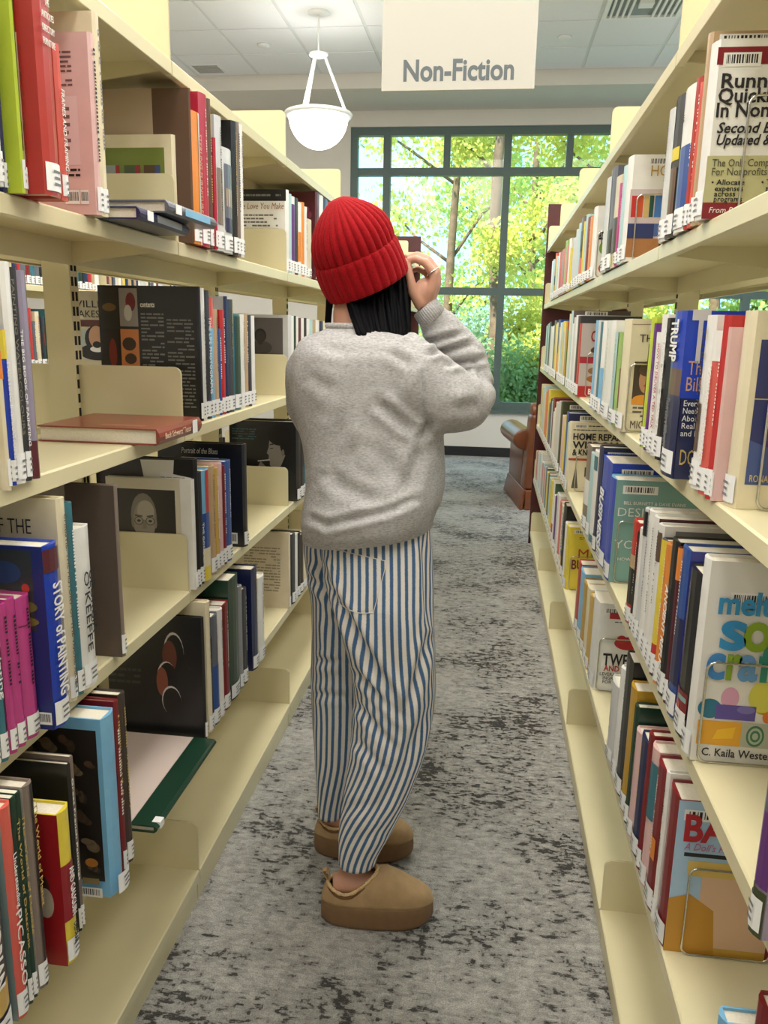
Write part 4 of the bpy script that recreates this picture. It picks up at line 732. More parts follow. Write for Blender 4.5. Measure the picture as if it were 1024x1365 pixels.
row('R', 1, 0.312, 'right fourth shelf, second row', 'books on the right fourth shelf', [
    (790, 783.5, 804, 'white', {'d': 0.2, 'us': 0.72, 'look': 'white baking-proportions', 'art': [('B', 0.1, 0.5, 0.88, 0.95), ('C', 0.2, 0.8, 0.83, 0.9, (176, 36, 44)), ('lines', 0.3, 0.75, 0.78, 0.8, 1, 'k'), ('E', 0.56, 0.56, 0.24, 0.075, (180, 34, 38)), ('E', 0.45, 0.6, 0.09, 0.05, (190, 40, 44)), ('E', 0.7, 0.6, 0.09, 0.05, (170, 30, 34)), ('T', 'TWELVE', 0.14, 0.30, 0.048, 'k', 0.16, 0.02), ('T', 'AND A HALF', 0.17, 0.235, 0.022, (176, 36, 44), 0.15, 0.02), ('T', 'LEVERAGING THE', 0.1, 0.18, 0.013, 'k', 0.135), ('T', 'INGREDIENTS', 0.16, 0.135, 0.013, 'k', 0.1), ('T', 'FOR BUSINESS', 0.16, 0.09, 0.013, 'k', 0.11)]}),
    (783, 780, 797, 'gold', {}), (780, 776.5, 787, 'cream', {'title': 'brown'}), (776.5, 772.5, 782, 'mustard', {}), (772.5, 768.5, 766, 'sky blue', {'d': 0.2, 'art': [('B', 0.4, 0.8, 0.9, 0.97)]}), (768.5, 765.5, 753, 'brick red', {'d': 0.2, 'art': [('C', 0.1, 1, 0.9, 0.97, (50, 46, 50))]}),
])
row('R', 1, 0.312, 'right fourth shelf, third row', 'books on the right fourth shelf', [
    (753, 749, 703, 'yellow', {'d': 0.2, 'look': 'yellow burnout-advice', 'art': [('B', 0.1, 0.45, 0.9, 0.96), ('lines', 0.2, 0.7, 0.8, 0.85, 2, (120, 104, 40)), ('T', 'M', 0.18, 0.52, 0.05, (176, 60, 40), 0.036, 0.0), ('T', 'O', 0.42, 0.52, 0.05, (70, 130, 110), 0.036, 0.0), ('T', 'M', 0.66, 0.52, 0.05, (176, 90, 40), 0.036, 0.0), ('T', 'BURNOUT', 0.08, 0.34, 0.05, (110, 40, 40), 0.17, 0.02)]}),
    (748.5, 738, 675, 'black', {'d': 0.19, 'look': 'black compendium', 'art': [('ST', 'COMPENDIUM', 0.88, 0.6, 'b', 0.55, 0.5, 0.02), ('S', 0.3, 0.7, 0.12, 0.26, 'mustard'), ('T', 'CURIOUS', 0.1, 0.6, 0.03, (90, 120, 180), 0.12), ('B', 0.4, 0.8, 0.9, 0.96)]}), (738, 735.5, 664, 'purple', {'d': 0.19}), (735.5, 729, 645, 'white', {'d': 0.19, 'art': [('S', 0, 1, 0, 0.3, 'red'), ('C', 0, 1, 0.5, 1, (70, 100, 70)), ('P', [(0, 0.5), (1, 0.5), (0.4, 0.8), (0, 0.6)], (220, 216, 210))]}), (729, 726, 634, 'charcoal', {}), (726, 723, 625, 'teal', {}), (723, 719.5, 620, 'pale teal', {}), (719.5, 716, 607, 'white', {}), (716, 713, 606, 'pale grey', {}),
])
# books right beside the viewer on the right
for (z, X, Ya, Yb, h, c, lb, op) in (
    (ZS[2], 0.29, 0.735, 0.765, 0.30, 'lilac', 'lilac patterned book at the right picture edge beside white-labelled spine', {'d': 0.2, 'art': [('S', 0, 1, 0.18, 0.45, 'purple'), ('S', 0, 1, 0.45, 0.62, 'slate'), ('S', 0, 1, 0.0, 0.17, 'olive'), ('S', 0, 1, 0.62, 0.7, 'navy')]}),
    (ZS[1], 0.31, 0.845, 0.872, 0.150, 'sky blue', 'light blue framed book low at the bottom right corner', {'d': 0.16, 'art': [('C', 0.06, 1, 0, 0.94, (40, 52, 66))]}),
    (ZS[1], 0.335, 0.80, 0.83, 0.215, 'dark red', 'dark red book low at the bottom right corner', {'d': 0.17})):
    book('R', z+0.0004, X, Ya, Yb, h, c, lb, 'books beside the viewer on the right', **op)

# ---- books lying flat
def flat_book(corner, L, Wd, t, rz, color, spine_c, label, group, extra=None, cover_c=None, hard=True):
    """spine along +Y from corner (spine, near end, underside); body extends to -X"""
    r = thing('book', label, 'book', corner, rz, group); b = 0.0028; o = 0.004
    pr = [(0, -Wd), (0, -0.003)]+[(t*i/4, -0.003+0.007*math.sin(PI*i/4)) for i in range(1, 4)]+[(t, -0.003), (t, -Wd), (t-b, -Wd), (t-b, -0.0035), (b, -0.0035), (b, -Wd)]
    MB().prism([(zz, xx) for zz, xx in pr], 'y', 0, L).build('cover', cmat(color), r)
    MB().box(-Wd+o, -0.004, o, L-o, b, t-b).build('pages', paper, r)
    if extra: extra(r)
    return r
def ex_red(r):
    t = 0.03
    text(r, "Buck Schwartz' Tezos", (0.0062, 0.02, 0.010), (0, 1, 0), (0, 0, 1), 0.016, ink((224, 196, 170)), width=0.13, name='spine_lettering')
    MB().box(0.0045, 0.0056, 0.165, 0.19, 0.003, 0.0285).build('call_label', label_m, r)
    MB().add([(-0.13, 0.03, 0.0304), (-0.04, 0.03, 0.0304), (-0.04, 0.05, 0.0304), (-0.13, 0.05, 0.0304)], [(0, 1, 2, 3)]).build('title_plate', cmat((176, 110, 90)), r)
zc = ZS[3]+0.0005
rb = flat_book((-0.600, 1.412, zc), 0.222, 0.235, 0.030, 0.0, 'rust', 'rust', 'rust red clothbound book lying flat on left second shelf', 'books lying flat', ex_red)
def ex_sp(c):
    def f(r):
        MB().box(0.004, 0.0052, 0.03, 0.055, 0.002, 0.018).build('call_label', label_m, r)
        MB().box(0.0038, 0.0046, 0.075, 0.20, 0.004, 0.016).build('spine_print', cmat(c), r)
    return f
flat_book((-0.585, 1.335, ZS[4]+0.0005), 0.245, 0.17, 0.020, math.radians(2), 'navy', 'navy', 'navy picture book lying flat at the bottom of a pair', 'books lying flat', ex_sp('slate'))
flat_book((-0.568, 1.415, ZS[4]+0.0215), 0.24, 0.175, 0.021, math.radians(-1), 'slate', 'pale grey', 'dark-edged picture book lying flat on top of another', 'books lying flat', ex_sp('sky blue'))
def ex_alb(r):
    MB().box(-0.30, -0.052, 0.002, 0.336, 0.0152, 0.0165).build('cover_paper', cmat((214, 196, 186)), r)
    MB().box(-0.012, 0.0052, 0.012, 0.03, 0.002, 0.0158).build('call_label', label_m, r)
flat_book((-0.588, 1.295, ZS[1]+0.0005), 0.338, 0.245, 0.015, 0.0, 'dark green', 'dark green', 'thin dark green and pink album lying flat on left fourth shelf', 'books lying flat', lambda r: (MB().box(-0.243, -0.05, 0.002, 0.336, 0.0151, 0.0160).build('cover_paper', cmat((214, 196, 186)), r), MB().box(-0.012, 0.0052, 0.012, 0.03, 0.002, 0.0158).build('call_label', label_m, r)))

# ---- book standing on the back face of the left range, seen through the gap
XBK = XL-2*CORE
bk = thing('book', 'old playwright book with bearded portrait seen through the left shelf gap', 'book', (XBK+0.012, 2.12, ZS[3]+0.0005), 0)
MB().box(0, 0.2, 0, 0.003, 0, 0.30).box(0, 0.2, 0.027, 0.03, 0, 0.30).box(-0.002, 0.001, 0, 0.03, 0, 0.30).build('cover', cmat((196, 186, 160)), bk)
MB().box(0.002, 0.197, 0.003, 0.027, 0.003, 0.297).build('pages', paper, bk)
MB().box(0, 0.2, -0.0006, 0, 0.135, 0.20).build('print', cmat((168, 180, 176)), bk)
pm = MB()
def ell(cx, cz, rx, rz, mi, off):
    n = 22; pm.add([(cx+rx*math.cos(2*PI*i/n), off, cz+rz*math.sin(2*PI*i/n)) for i in range(n)], [tuple(range(n))], mi)
ell(0.10, 0.140, 0.052, 0.022, 0, -0.0009); ell(0.10, 0.175, 0.034, 0.036, 0, -0.0010); ell(0.10, 0.18, 0.022, 0.030, 1, -0.0012); ell(0.10, 0.160, 0.012, 0.009, 0, -0.0014); ell(0.10, 0.148, 0.02, 0.008, 2, -0.0013)
pm.build('portrait_print', [cmat((26, 24, 24)), cmat((196, 150, 118)), label_m], bk)
MB().box(0.0, 0.2, -0.0008, -0.0002, 0.207, 0.225).build('band_print', cmat((90, 40, 36)), bk)
text(bk, 'WILLIAM', (0.03, -0.001, 0.258), (1, 0, 0), (0, 0, 1), 0.026, ink('k'), width=0.13, name='cover_lettering')
text(bk, 'SHAKESPEARE', (0.02, -0.001, 0.232), (1, 0, 0), (0, 0, 1), 0.026, ink('k'), width=0.165, name='cover_lettering')

# ---- rows of the range behind the left one (seen only through gaps), spines toward the viewer's aisle
rnd = random.Random(11)
cols = ['white', 'cream', 'pale grey', 'black', 'charcoal', 'navy', 'red', 'yellow', 'teal', 'dark red', 'slate', 'beige', 'tan', 'dark green', 'white', 'white']
for zi, segs in ((4, [(3.3, 3.46), (3.53, 3.9), (4.1, 4.38), (4.44, 5.28), (5.36, 5.8)]), (3, [(3.53, 4.0), (4.44, 4.7)])):
    for si, (y0, y1) in enumerate(segs):
        y = y0; n = 0
        while y < y1-0.03:
            t = rnd.uniform(0.022, 0.052); n += 1
            c = rnd.choice(cols); h = rnd.uniform(0.2, 0.29)
            book('L', ZS[zi]+0.0004, XN-0.02, y, y+t-0.001, h, c, f'{c} book, {ORD[n]} in {ORD[si+1]} bay, {"top" if zi == 4 else "second"} shelf of the range behind', 'books on the range behind the left one', title=rnd.choice(['k', 'w', 'r', None]) if c not in ('white',) else 'k')
            y += t
# ---- wire bookends on the right range
def bookend(zi, xpx, X0, wd, h, label, Xb=0.302, g=0.0035, hook=False):
    z = ZS[zi]; r = 0.0019; R = 0.012
    Y = y_on(xpx, Xb, z)-g-r
    b = thing('wire_bookend', label, 'bookend', (X0, Y, z+0.0006), group='wire bookends on the right range')
    def arc(cx, cz, a0, a1): return [(cx+R*math.cos(a0+(a1-a0)*i/5), 0, cz+R*math.sin(a0+(a1-a0)*i/5)) for i in range(6)]
    pts = arc(wd-R, R+r, -PI/2, 0)+arc(wd-R, h-R, 0, PI/2)+arc(R, h-R, PI/2, PI)+arc(R, R+r, PI, 1.5*PI)
    MB().tube(pts, r, 8, closed=True).build('wire_loop', chrome, b, True)
    if hook: MB().tube([(wd-0.002, -0.001, h*0.25), (wd+0.03, -0.001, h*0.22), (wd+0.09, -0.001, h*0.22)], r, 6).build('hook_wire', chrome, b, True)
    return b
bookend(4, 935, 0.345, 0.14, 0.165, 'chrome wire bookend in front of the bookkeeping handbook', 0.296)
bookend(4, 833, 0.318, 0.12, 0.148, 'chrome wire bookend in front of the wardrobe-covered book')
bookend(4, 790, 0.31, 0.12, 0.14, 'chrome wire bookend in front of the food-covered book')
bookend(3, 977, 0.345, 0.14, 0.148, 'chrome wire bookend in front of the cream leadership book', 0.318)
bookend(3, 829, 0.306, 0.13, 0.152, 'chrome wire bookend in front of the child-portrait book', 0.300)
bookend(3, 769.5, 0.325, 0.12, 0.15, 'chrome wire bookend in front of the cake-covered book', 0.300)
bookend(2, 919.5, 0.312, 0.13, 0.150, 'chrome wire bookend in front of the soap craft book', 0.304, hook=True)
bookend(2, 811, 0.315, 0.12, 0.152, 'chrome wire bookend in front of the sage green book', 0.304)
bookend(2, 755, 0.33, 0.12, 0.14, 'chrome wire bookend in front of the home repair book')
bookend(1, 884, 0.335, 0.13, 0.152, 'chrome wire bookend in front of the doll history book', 0.31, hook=True)
bookend(1, 790, 0.32, 0.13, 0.15, 'chrome wire bookend in front of the baking-proportions book', 0.312)
bookend(1, 753, 0.325, 0.12, 0.13, 'chrome wire bookend in front of the yellow burnout book', 0.312)
# ------------------------------------------------------------------ the trees outside
bark_m = mat('tree_bark', (120, 100, 78), 0.9, vary=0.3, scale=9, bump=0.6)
def leaf_mat(name, rgb):
    m = mat(name, rgb, 0.6, vary=0.25, scale=2.2); nt, b = nodes_of(m)
    b.inputs['Subsurface Weight'].default_value = 0
    tr = nt.nodes.new('ShaderNodeBsdfTranslucent'); tr.inputs[0].default_value = (*lin(rgb), 1)
    mx = nt.nodes.new('ShaderNodeMixShader'); mx.inputs[0].default_value = 0.45
    out = [n for n in nt.nodes if n.type == 'OUTPUT_MATERIAL'][0]
    nt.links.new(b.outputs[0], mx.inputs[1]); nt.links.new(tr.outputs[0], mx.inputs[2]); nt.links.new(mx.outputs[0], out.inputs[0])
    return m
LEAF = [leaf_mat('leaf_yellow_green', (216, 216, 110)), leaf_mat('leaf_spring_green', (190, 208, 116)), leaf_mat('leaf_deep_green', (150, 182, 120)), leaf_mat('leaf_bluish_green', (160, 192, 150))]
def leaves(n, cs, rng, size, mi):
    """n small folded leaf quads scattered in ellipsoids cs = [(centre, radii)]"""
    k = rng.integers(0, len(cs), n); c = np.array([c for c, r in cs])[k]; r = np.array([r for c, r in cs])[k]
    d = rng.normal(size=(n, 3)); d /= np.linalg.norm(d, axis=1)[:, None]
    p = c+d*r*(rng.random((n, 1))**0.45)
    a = rng.normal(size=(n, 3)); a /= np.linalg.norm(a, axis=1)[:, None]
    b = np.cross(a, rng.normal(size=(n, 3))); b /= np.linalg.norm(b, axis=1)[:, None]
    s = size*rng.uniform(0.6, 1.4, (n, 1))
    return p, a*s, b*s*0.62
def tree(x, y, h, lean, crown, mi, label, seed, n=5200, size=0.075, tr=0.14):
    rng = np.random.default_rng(seed); rr = random.Random(seed)
    t = thing('tree', label, 'tree', (x, y, -0.6), group='trees outside the window')
    pts = [Vector((lean*(k/7)**1.4*h*0.5+rr.uniform(-.06, .06), rr.uniform(-.06, .06), h*k/7)) for k in range(8)]
    MB().tube(pts, [tr*(1-0.75*k/7) for k in range(8)], 9).build('trunk', bark_m, t, True)
    cs = []
    for q in range(13):
        k = rr.uniform(0.12, 0.95); i = min(6, int(k*7)); p0 = pts[i].lerp(pts[i+1], k*7-i)
        a = rr.uniform(0, 2*PI); L = crown*rr.uniform(0.5, 1.0)
        p3 = p0+Vector((math.cos(a)*L, math.sin(a)*L*0.7, L*rr.uniform(0.3, 0.9)))
        pm_ = p0.lerp(p3, 0.5)+Vector((rr.uniform(-.15, .15), rr.uniform(-.15, .15), rr.uniform(-.1, .2)))
        MB().tube([p0, pm_, p3], [tr*0.38*(1-0.5*k), tr*0.24, tr*0.08], 6).build('branch', bark_m, t, True)
        for f in (0.55, 0.8, 1.0): cs.append((tuple(p0.lerp(p3, f)), (crown*0.34, crown*0.34, crown*0.26)))
    p, a, b = leaves(n, cs, rng, size, mi)
    V = np.stack([p-a, p-b, p+a, p+b], 1).reshape(-1, 3)
    me = bpy.data.meshes.new('foliage'); F = np.arange(4*n).reshape(-1, 4)
    me.from_pydata(V.tolist(), [], F.tolist()); me.materials.append(LEAF[mi])
    o = link('foliage', me, t); o['kind'] = 'stuff'
    return t
T_ = [(-2.9, 13.2, 7.2, 0.05, 1.25, 1, 'slender pale tree with sparse leaves at the window\'s left edge', 1, 2600, 0.045, 0.06),
      (-0.9, 14.2, 8.0, 0.10, 1.7, 0, 'leaning tree with yellow-green leaves left of the window\'s centre mullion', 2, 9000, 0.045, 0.10),
      (0.05, 12.4, 7.6, -0.04, 1.35, 0, 'thick ivy-clad yellow-green tree at the window centre', 3, 14000, 0.040, 0.13),
      (1.6, 13.4, 7.4, 0.04, 1.6, 0, 'yellow-green tree right of the window\'s centre mullion', 4, 15000, 0.045, 0.08),
      (3.6, 14.2, 7.8, -0.06, 2.0, 1, 'broad spring-green tree seen above the right range', 5, 10000, 0.055, 0.12),
      (6.5, 14.5, 7.5, 0.02, 2.3, 1, 'spring-green tree glimpsed through the right shelf gaps', 6, 8000, 0.07, 0.12),
      (0.8, 19.0, 9.5, 0.0, 2.8, 1, 'tall spring-green tree in the back of the wood', 7, 14000, 0.065, 0.12)]
for a in T_: tree(*a)
gm = mat('pale_path_ground', (168, 166, 154), 0.95, vary=0.2, scale=3)
g = MB().box(-40, 40, -20, 60, -0.9, -0.6).build('ground_outside', gm); g['kind'] = 'structure'; g['label'] = 'pale ground outside the window'
def shrub(x, y, r, h, mi, label, seed, n=9000):
    rng = np.random.default_rng(seed); rr = random.Random(seed)
    s = thing('shrub', label, 'shrub', (x, y, -0.6), group='shrubs outside the window')
    for q in range(6):
        a = rr.uniform(0, 2*PI); MB().tube([(0, 0, 0), (math.cos(a)*r*.3, math.sin(a)*r*.3, h*.5), (math.cos(a)*r*.6, math.sin(a)*r*.6, h*.9)], [0.03, 0.02, 0.008], 5).build('stem', bark_m, s, True)
    cs = [((rr.uniform(-r, r)*.7, rr.uniform(-r, r)*.5, h*rr.uniform(.2, .85)), (r*.45, r*.45, h*.25)) for _ in range(12)]
    p, a, b = leaves(n, cs, rng, 0.036, mi)
    V = np.stack([p-a, p-b, p+a, p+b], 1).reshape(-1, 3)
    me = bpy.data.meshes.new('foliage'); me.from_pydata(V.tolist(), [], np.arange(4*n).reshape(-1, 4).tolist()); me.materials.append(LEAF[mi])
    o = link('foliage', me, s); o['kind'] = 'stuff'
for a in ((-2.4, 12.2, 1.1, 2.0, 3, 'bluish-green shrub below the window\'s left panes', 21), (-0.7, 12.8, 1.1, 2.3, 3, 'bluish-green shrub behind the raised elbow', 22), (0.55, 11.9, 1.0, 2.1, 2, 'deep green shrub right of the centre mullion', 23), (1.9, 12.4, 1.2, 2.3, 3, 'bluish-green shrub behind the right range end', 24), (3.9, 12.6, 1.4, 2.4, 2, 'deep green shrub seen through the right shelves', 25), (1.2, 15.5, 1.6, 3.2, 1, 'tall spring-green shrub at the back of the wood', 26), (-1.8, 16.0, 1.7, 3.0, 1, 'spring-green shrub in the back left of the wood', 27)):
    shrub(*a)

# ------------------------------------------------------------------ leather armchair by the window
lm = mat('brown_leather', (122, 70, 42), 0.33, vary=0.14, scale=14, bump=0.15, coat=0.1)
AC = thing('armchair', 'brown leather armchair facing the window behind the right range', 'armchair', (0.30, 6.40, 0), math.radians(8))
def soft(mb, name, w=0.03): return bevel(mb.build(name, lm, AC, True), w, 3)
soft(MB().add([(0.0, 0.0, 0.15), (0.86, 0.0, 0.15), (0.86, 0.20, 0.15), (0.0, 0.20, 0.15), (0.02, -0.05, 0.76), (0.84, -0.05, 0.76), (0.84, 0.13, 0.76), (0.02, 0.13, 0.76)], [(3, 2, 1, 0), (4, 5, 6, 7), (0, 1, 5, 4), (1, 2, 6, 5), (2, 3, 7, 6), (3, 0, 4, 7)]), 'backrest', 0.03)
def roll(a, b, r, z0, name, horiz):
    m = MB(); ts = [2*PI*i/16 for i in range(16)]
    if horiz: m.loft([[(x, b+r*math.cos(t), z0+r*0.8*math.sin(t)) for t in ts] for x in a])
    else: m.loft([[(b+r*math.cos(t), y, z0+r*0.85*math.sin(t)) for t in ts] for y in a])
    return bevel(m.build(name, lm, AC, True), 0.012, 2)
roll((0.03, 0.05, 0.81, 0.83), 0.06, 0.085, 0.775, 'back_roll', True)
for x, sx in ((0.07, -1), (0.79, 1)):
    soft(MB().box(x-0.065, x+0.065, 0.16, 0.80, 0.14, 0.52), 'arm_panel', 0.025)
    roll((0.10, 0.14, 0.80, 0.83), x+sx*0.055, 0.10, 0.545, 'arm_roll', False)
    soft(MB().add([(x+sx*0.10, -0.02, 0.0), (x+sx*0.075, -0.02, 0.0), (x+sx*0.075, 0.82, 0.0), (x+sx*0.10, 0.82, 0.0), (x+sx*0.072, 0.0, 0.16), (x+sx*0.05, 0.0, 0.16), (x+sx*0.05, 0.80, 0.16), (x+sx*0.072, 0.80, 0.16)], [(3, 2, 1, 0), (4, 5, 6, 7), (0, 1, 5, 4), (1, 2, 6, 5), (2, 3, 7, 6), (3, 0, 4, 7)]), 'side_skirt', 0.004)
soft(MB().box(0.01, 0.85, -0.03, -0.005, 0.0, 0.16), 'back_skirt', 0.006)
soft(MB().box(0.01, 0.85, 0.80, 0.825, 0.0, 0.16), 'front_skirt', 0.006)
soft(MB().box(0.135, 0.725, 0.20, 0.80, 0.14, 0.30), 'seat_base', 0.02)
soft(MB().box(0.14, 0.72, 0.20, 0.82, 0.30, 0.46), 'seat_cushion', 0.05)
for x in (0.12, 0.74):
    for y in (0.08, 0.7): MB().lathe([(0.025, 0.0), (0.03, 0.15)], 12, (x, y)).build('leg', mat('dark_wood', (50, 34, 24), 0.4), AC)
# ------------------------------------------------------------------ the person
PER = thing('person', 'person in red beanie, grey sweatshirt and striped jeans standing in the aisle, back turned', 'person', (-0.25, 1.80, 0))
PO = Vector((-0.25, 1.80, 0))
def child(name, me, mats, parent=None, smooth=True):
    o = link(name, me, parent or PER)
    if not parent: o.location = -PO
    if mats is not None:
        me.materials.clear()
        for m in (mats if isinstance(mats, (list, tuple)) else [mats]): me.materials.append(m)
    if smooth: me.polygons.foreach_set('use_smooth', [True]*len(me.polygons))
    return o
def remesh(mb, voxel, smooth=4, fac=0.5):
    o = mb.build('tmp', mat('tmp', (128, 128, 128)))
    r = o.modifiers.new('r', 'REMESH'); r.mode = 'VOXEL'; r.voxel_size = voxel
    if smooth:
        s = o.modifiers.new('s', 'SMOOTH'); s.iterations = smooth; s.factor = fac
    me = bpy.data.meshes.new_from_object(o.evaluated_get(bpy.context.evaluated_depsgraph_get()))
    bpy.data.objects.remove(o); return me
def ell_tube(mb, pts, n=20):
    """tube through (point, radius) or (point, radius, radius2 along world Y)"""
    P = [Vector(p[0]) for p in pts]
    N = len(P); rings = []
    ref = None
    for k in range(N):
        t = (P[min(k+1, N-1)]-P[max(k-1, 0)]).normalized()
        if ref is None: ref = Vector((0, 1, 0)) if abs(t.y) < 0.8 else Vector((1, 0, 0))
        r = (ref-t*ref.dot(t)).normalized(); w = t.cross(r); ref = r
        ra = pts[k][1]; rb = pts[k][2] if len(pts[k]) > 2 else ra
        rings.append([tuple(P[k]+r*rb*math.cos(2*PI*i/n)+w*ra*math.sin(2*PI*i/n)) for i in range(n)])
    mb.loft(rings, True); return mb
def seg_d(px, py, x0, y0, x1, y1):
    dx, dy = x1-x0, y1-y0; L = dx*dx+dy*dy
    t = np.clip(((px-x0)*dx+(py-y0)*dy)/L, 0, 1)
    s = ((px-x0)*dy-(py-y0)*dx)/math.sqrt(L)
    return np.hypot(px-(x0+t*dx), py-(y0+t*dy)), t, s
def projn(V):
    d = V-np.array(CAMP); z = d @ np.array(CF)
    return 512+FPX*(d @ np.array(CR))/z, 682.5-FPX*(d @ np.array(CU))/z
def fold(me, folds, noise_amp=0.003, noise_scale=(7, 7, 5), keep=None):
    """press real folds into a cloth mesh; a fold follows a line found in the photograph, on the side turned to the viewer"""
    n = len(me.vertices); V = np.empty(n*3); me.vertices.foreach_get('co', V); V = V.reshape(-1, 3)
    Nn = np.empty(n*3); me.vertices.foreach_get('normal', Nn); Nn = Nn.reshape(-1, 3)
    px, py = projn(V); view = V-np.array(CAMP); view /= np.linalg.norm(view, axis=1)[:, None]
    face = np.clip(-(view*Nn).sum(1)*2.0, 0, 1)
    d = np.zeros(n)
    for (x0, y0, x1, y1, w, a) in folds:
        D, t, s = seg_d(px, py, x0, y0, x1, y1)
        e = np.clip(np.minimum(t, 1-t)*5+0.25, 0, 1)
        d += e*face*(-a*np.exp(-(D/w)**2)+0.75*a*np.exp(-((D-1.9*w)/(1.1*w))**2))
    if noise_amp:
        sx, sy, sz = noise_scale
        d += np.array([noise.fractal(Vector((v[0]*sx, v[1]*sy, v[2]*sz)), 0.9, 2.0, 3) for v in V])*noise_amp
    if keep is not None: d *= keep(V, px, py)
    V = V+Nn*d[:, None]
    me.vertices.foreach_set('co', V.reshape(-1)); me.update()
    return me
def A(x, y, Y): return at(x, y, Y=Y)

from mathutils.interpolate import poly_3d_calc
# --- skin
skin = mat('skin', (196, 146, 122), 0.5, vary=0.05, scale=30)
nt, b_ = nodes_of(skin); b_.inputs['Subsurface Weight'].default_value = 0.12; b_.inputs['Subsurface Radius'].default_value = (0.01, 0.004, 0.002)
HC = A(484, 352, 1.845)                       # head centre
HF = Vector((0.60, 0.80, 0)).normalized(); HR = Vector((HF.y, -HF.x, 0)); HU = Vector((0, 0, 1))
def H(r, f, u): return HC+HR*r+HF*f+HU*u
bm_ = MB()
Rh = Matrix((HR, HF, HU)).transposed()
bm_.ellipsoid(HC+Vector((0, 0, 0.03)), (0.070, 0.086, 0.080), 24, 16, Rh)          # cranium
bm_.ellipsoid(H(0, 0.020, -0.035), (0.058, 0.066, 0.078), 24, 16, Rh)               # face
bm_.ellipsoid(H(0, 0.062, -0.092), (0.026, 0.022, 0.020), 16, 10, Rh)               # chin
ell_tube(bm_, [(H(0, 0.083, 0.012), 0.007), (H(0, 0.095, -0.012), 0.009), (H(0, 0.104, -0.028), 0.012), (H(0, 0.090, -0.036), 0.010)], 12)   # nose
for s in (-1, 1):
    bm_.ellipsoid(H(s*0.030, 0.066, -0.022), (0.018, 0.014, 0.014), 12, 8, Rh)      # cheek
    bm_.ellipsoid(H(s*0.028, 0.074, 0.020), (0.022, 0.010, 0.006), 12, 8, Rh)       # brow
    bm_.ellipsoid(H(s*0.071, -0.004, -0.012), (0.009, 0.018, 0.030), 12, 10, Rh)    # ear
bm_.ellipsoid(H(0, 0.083, -0.058), (0.021, 0.008, 0.0052), 14, 8, Rh)               # lips
bm_.ellipsoid(H(0, 0.081, -0.067), (0.019, 0.008, 0.0055), 14, 8, Rh)
NB = A(474, 450, 1.81)
ell_tube(bm_, [(A(478, 395, 1.835), 0.050), (A(472, 420, 1.82), 0.047), (NB, 0.050), (A(482, 476, 1.80), 0.080)], 20)
ell_tube(bm_, [(A(484, 474, 1.80), 0.085, 0.06), (A(488, 500, 1.80), 0.125, 0.10), (A(492, 560, 1.80), 0.12, 0.10), (A(494, 630, 1.80), 0.105, 0.095), (A(492, 700, 1.80), 0.115, 0.105), (A(490, 745, 1.80), 0.11, 0.105)], 24)
# legs and feet
RA, LA = A(470, 1168, 1.688), A(440, 1098, 1.930)
ell_tube(bm_, [(A(505, 735, 1.755), 0.085), (A(518, 820, 1.745), 0.072), (A(524, 925, 1.73), 0.052), (A(503, 1030, 1.71), 0.046), (A(478, 1130, 1.692), 0.035), (RA, 0.033), (Vector((RA.x+0.005, RA.y, 0.085)), 0.036)], 18)
ell_tube(bm_, [(A(460, 735, 1.86), 0.085), (A(462, 820, 1.87), 0.072), (A(460, 925, 1.885), 0.052), (A(448, 1020, 1.91), 0.044), (A(442, 1080, 1.928), 0.034), (LA, 0.033), (Vector((LA.x+0.005, LA.y, 0.085)), 0.036)], 18)
SH = []
for (ax, ay, ang) in ((RA.x, RA.y, math.radians(7)), (LA.x, LA.y, math.radians(4))):
    f = Vector((math.cos(ang), math.sin(ang), 0)); c = Vector((ax, ay, 0))+f*0.075+Vector(((-0.012, -0.018, 0), (0.020, -0.012, 0))[len(SH)]); SH.append((c, ang))
    ell_tube(bm_, [(c-f*0.105+Vector((0, 0, 0.093)), 0.022, 0.024), (c-f*0.07+Vector((0, 0, 0.097)), 0.030, 0.030), (c+f*0.02+Vector((0, 0, 0.089)), 0.026, 0.036), (c+f*0.08+Vector((0, 0, 0.079)), 0.014, 0.038), (c+f*0.105+Vector((0, 0, 0.077)), 0.010, 0.03)], 16)
# right arm and hand
WR = A(570, 413, 1.868)
ell_tube(bm_, [(A(540, 492, 1.76), 0.055), (A(585, 515, 1.80), 0.048), (A(620, 526, 1.845), 0.036), (A(629, 510, 1.885), 0.030), (A(619, 481, 1.904), 0.032), (A(601, 456, 1.901), 0.030), (A(584, 433, 1.884), 0.027), (WR, 0.024, 0.021), (A(569, 402, 1.868), 0.026, 0.020)], 18)
bm_.ellipsoid(A(567, 392, 1.868), (0.028, 0.032, 0.036), 18, 12)
FING = [[(577, 379, 1.846, .0115), (579, 366, 1.845, .0105), (567, 350, 1.846, .0098), (553, 345, 1.850, .0088), (541, 349, 1.853, .0074)],
        [(582, 378, 1.864, .0115), (582, 362, 1.864, .0105), (571, 346, 1.864, .0098), (556, 340, 1.867, .0088), (542, 344, 1.869, .0074)],
        [(581, 381, 1.882, .0110), (580, 366, 1.882, .0100), (570, 351, 1.882, .0092), (557, 345, 1.883, .0084), (545, 349, 1.884, .0072)],
        [(577, 388, 1.897, .0098), (576, 374, 1.898, .0088), (567, 363, 1.898, .0080), (557, 358, 1.898, .0074), (549, 361, 1.897, .0064)],
        [(560, 404, 1.848, .0150), (551, 389, 1.842, .0125), (547, 373, 1.842, .0105), (545, 362, 1.845, .0095), (543, 352, 1.849, .0078)]]
for F in FING[:4]:
    ell_tube(bm_, [(A(569, 404, F[0][2]*0.5+1.868*0.5), 0.014), (A(F[0][0]-3, F[0][1]+8, F[0][2]), 0.0125)]+[(A(x, y, Y), r) for x, y, Y, r in F], 12)
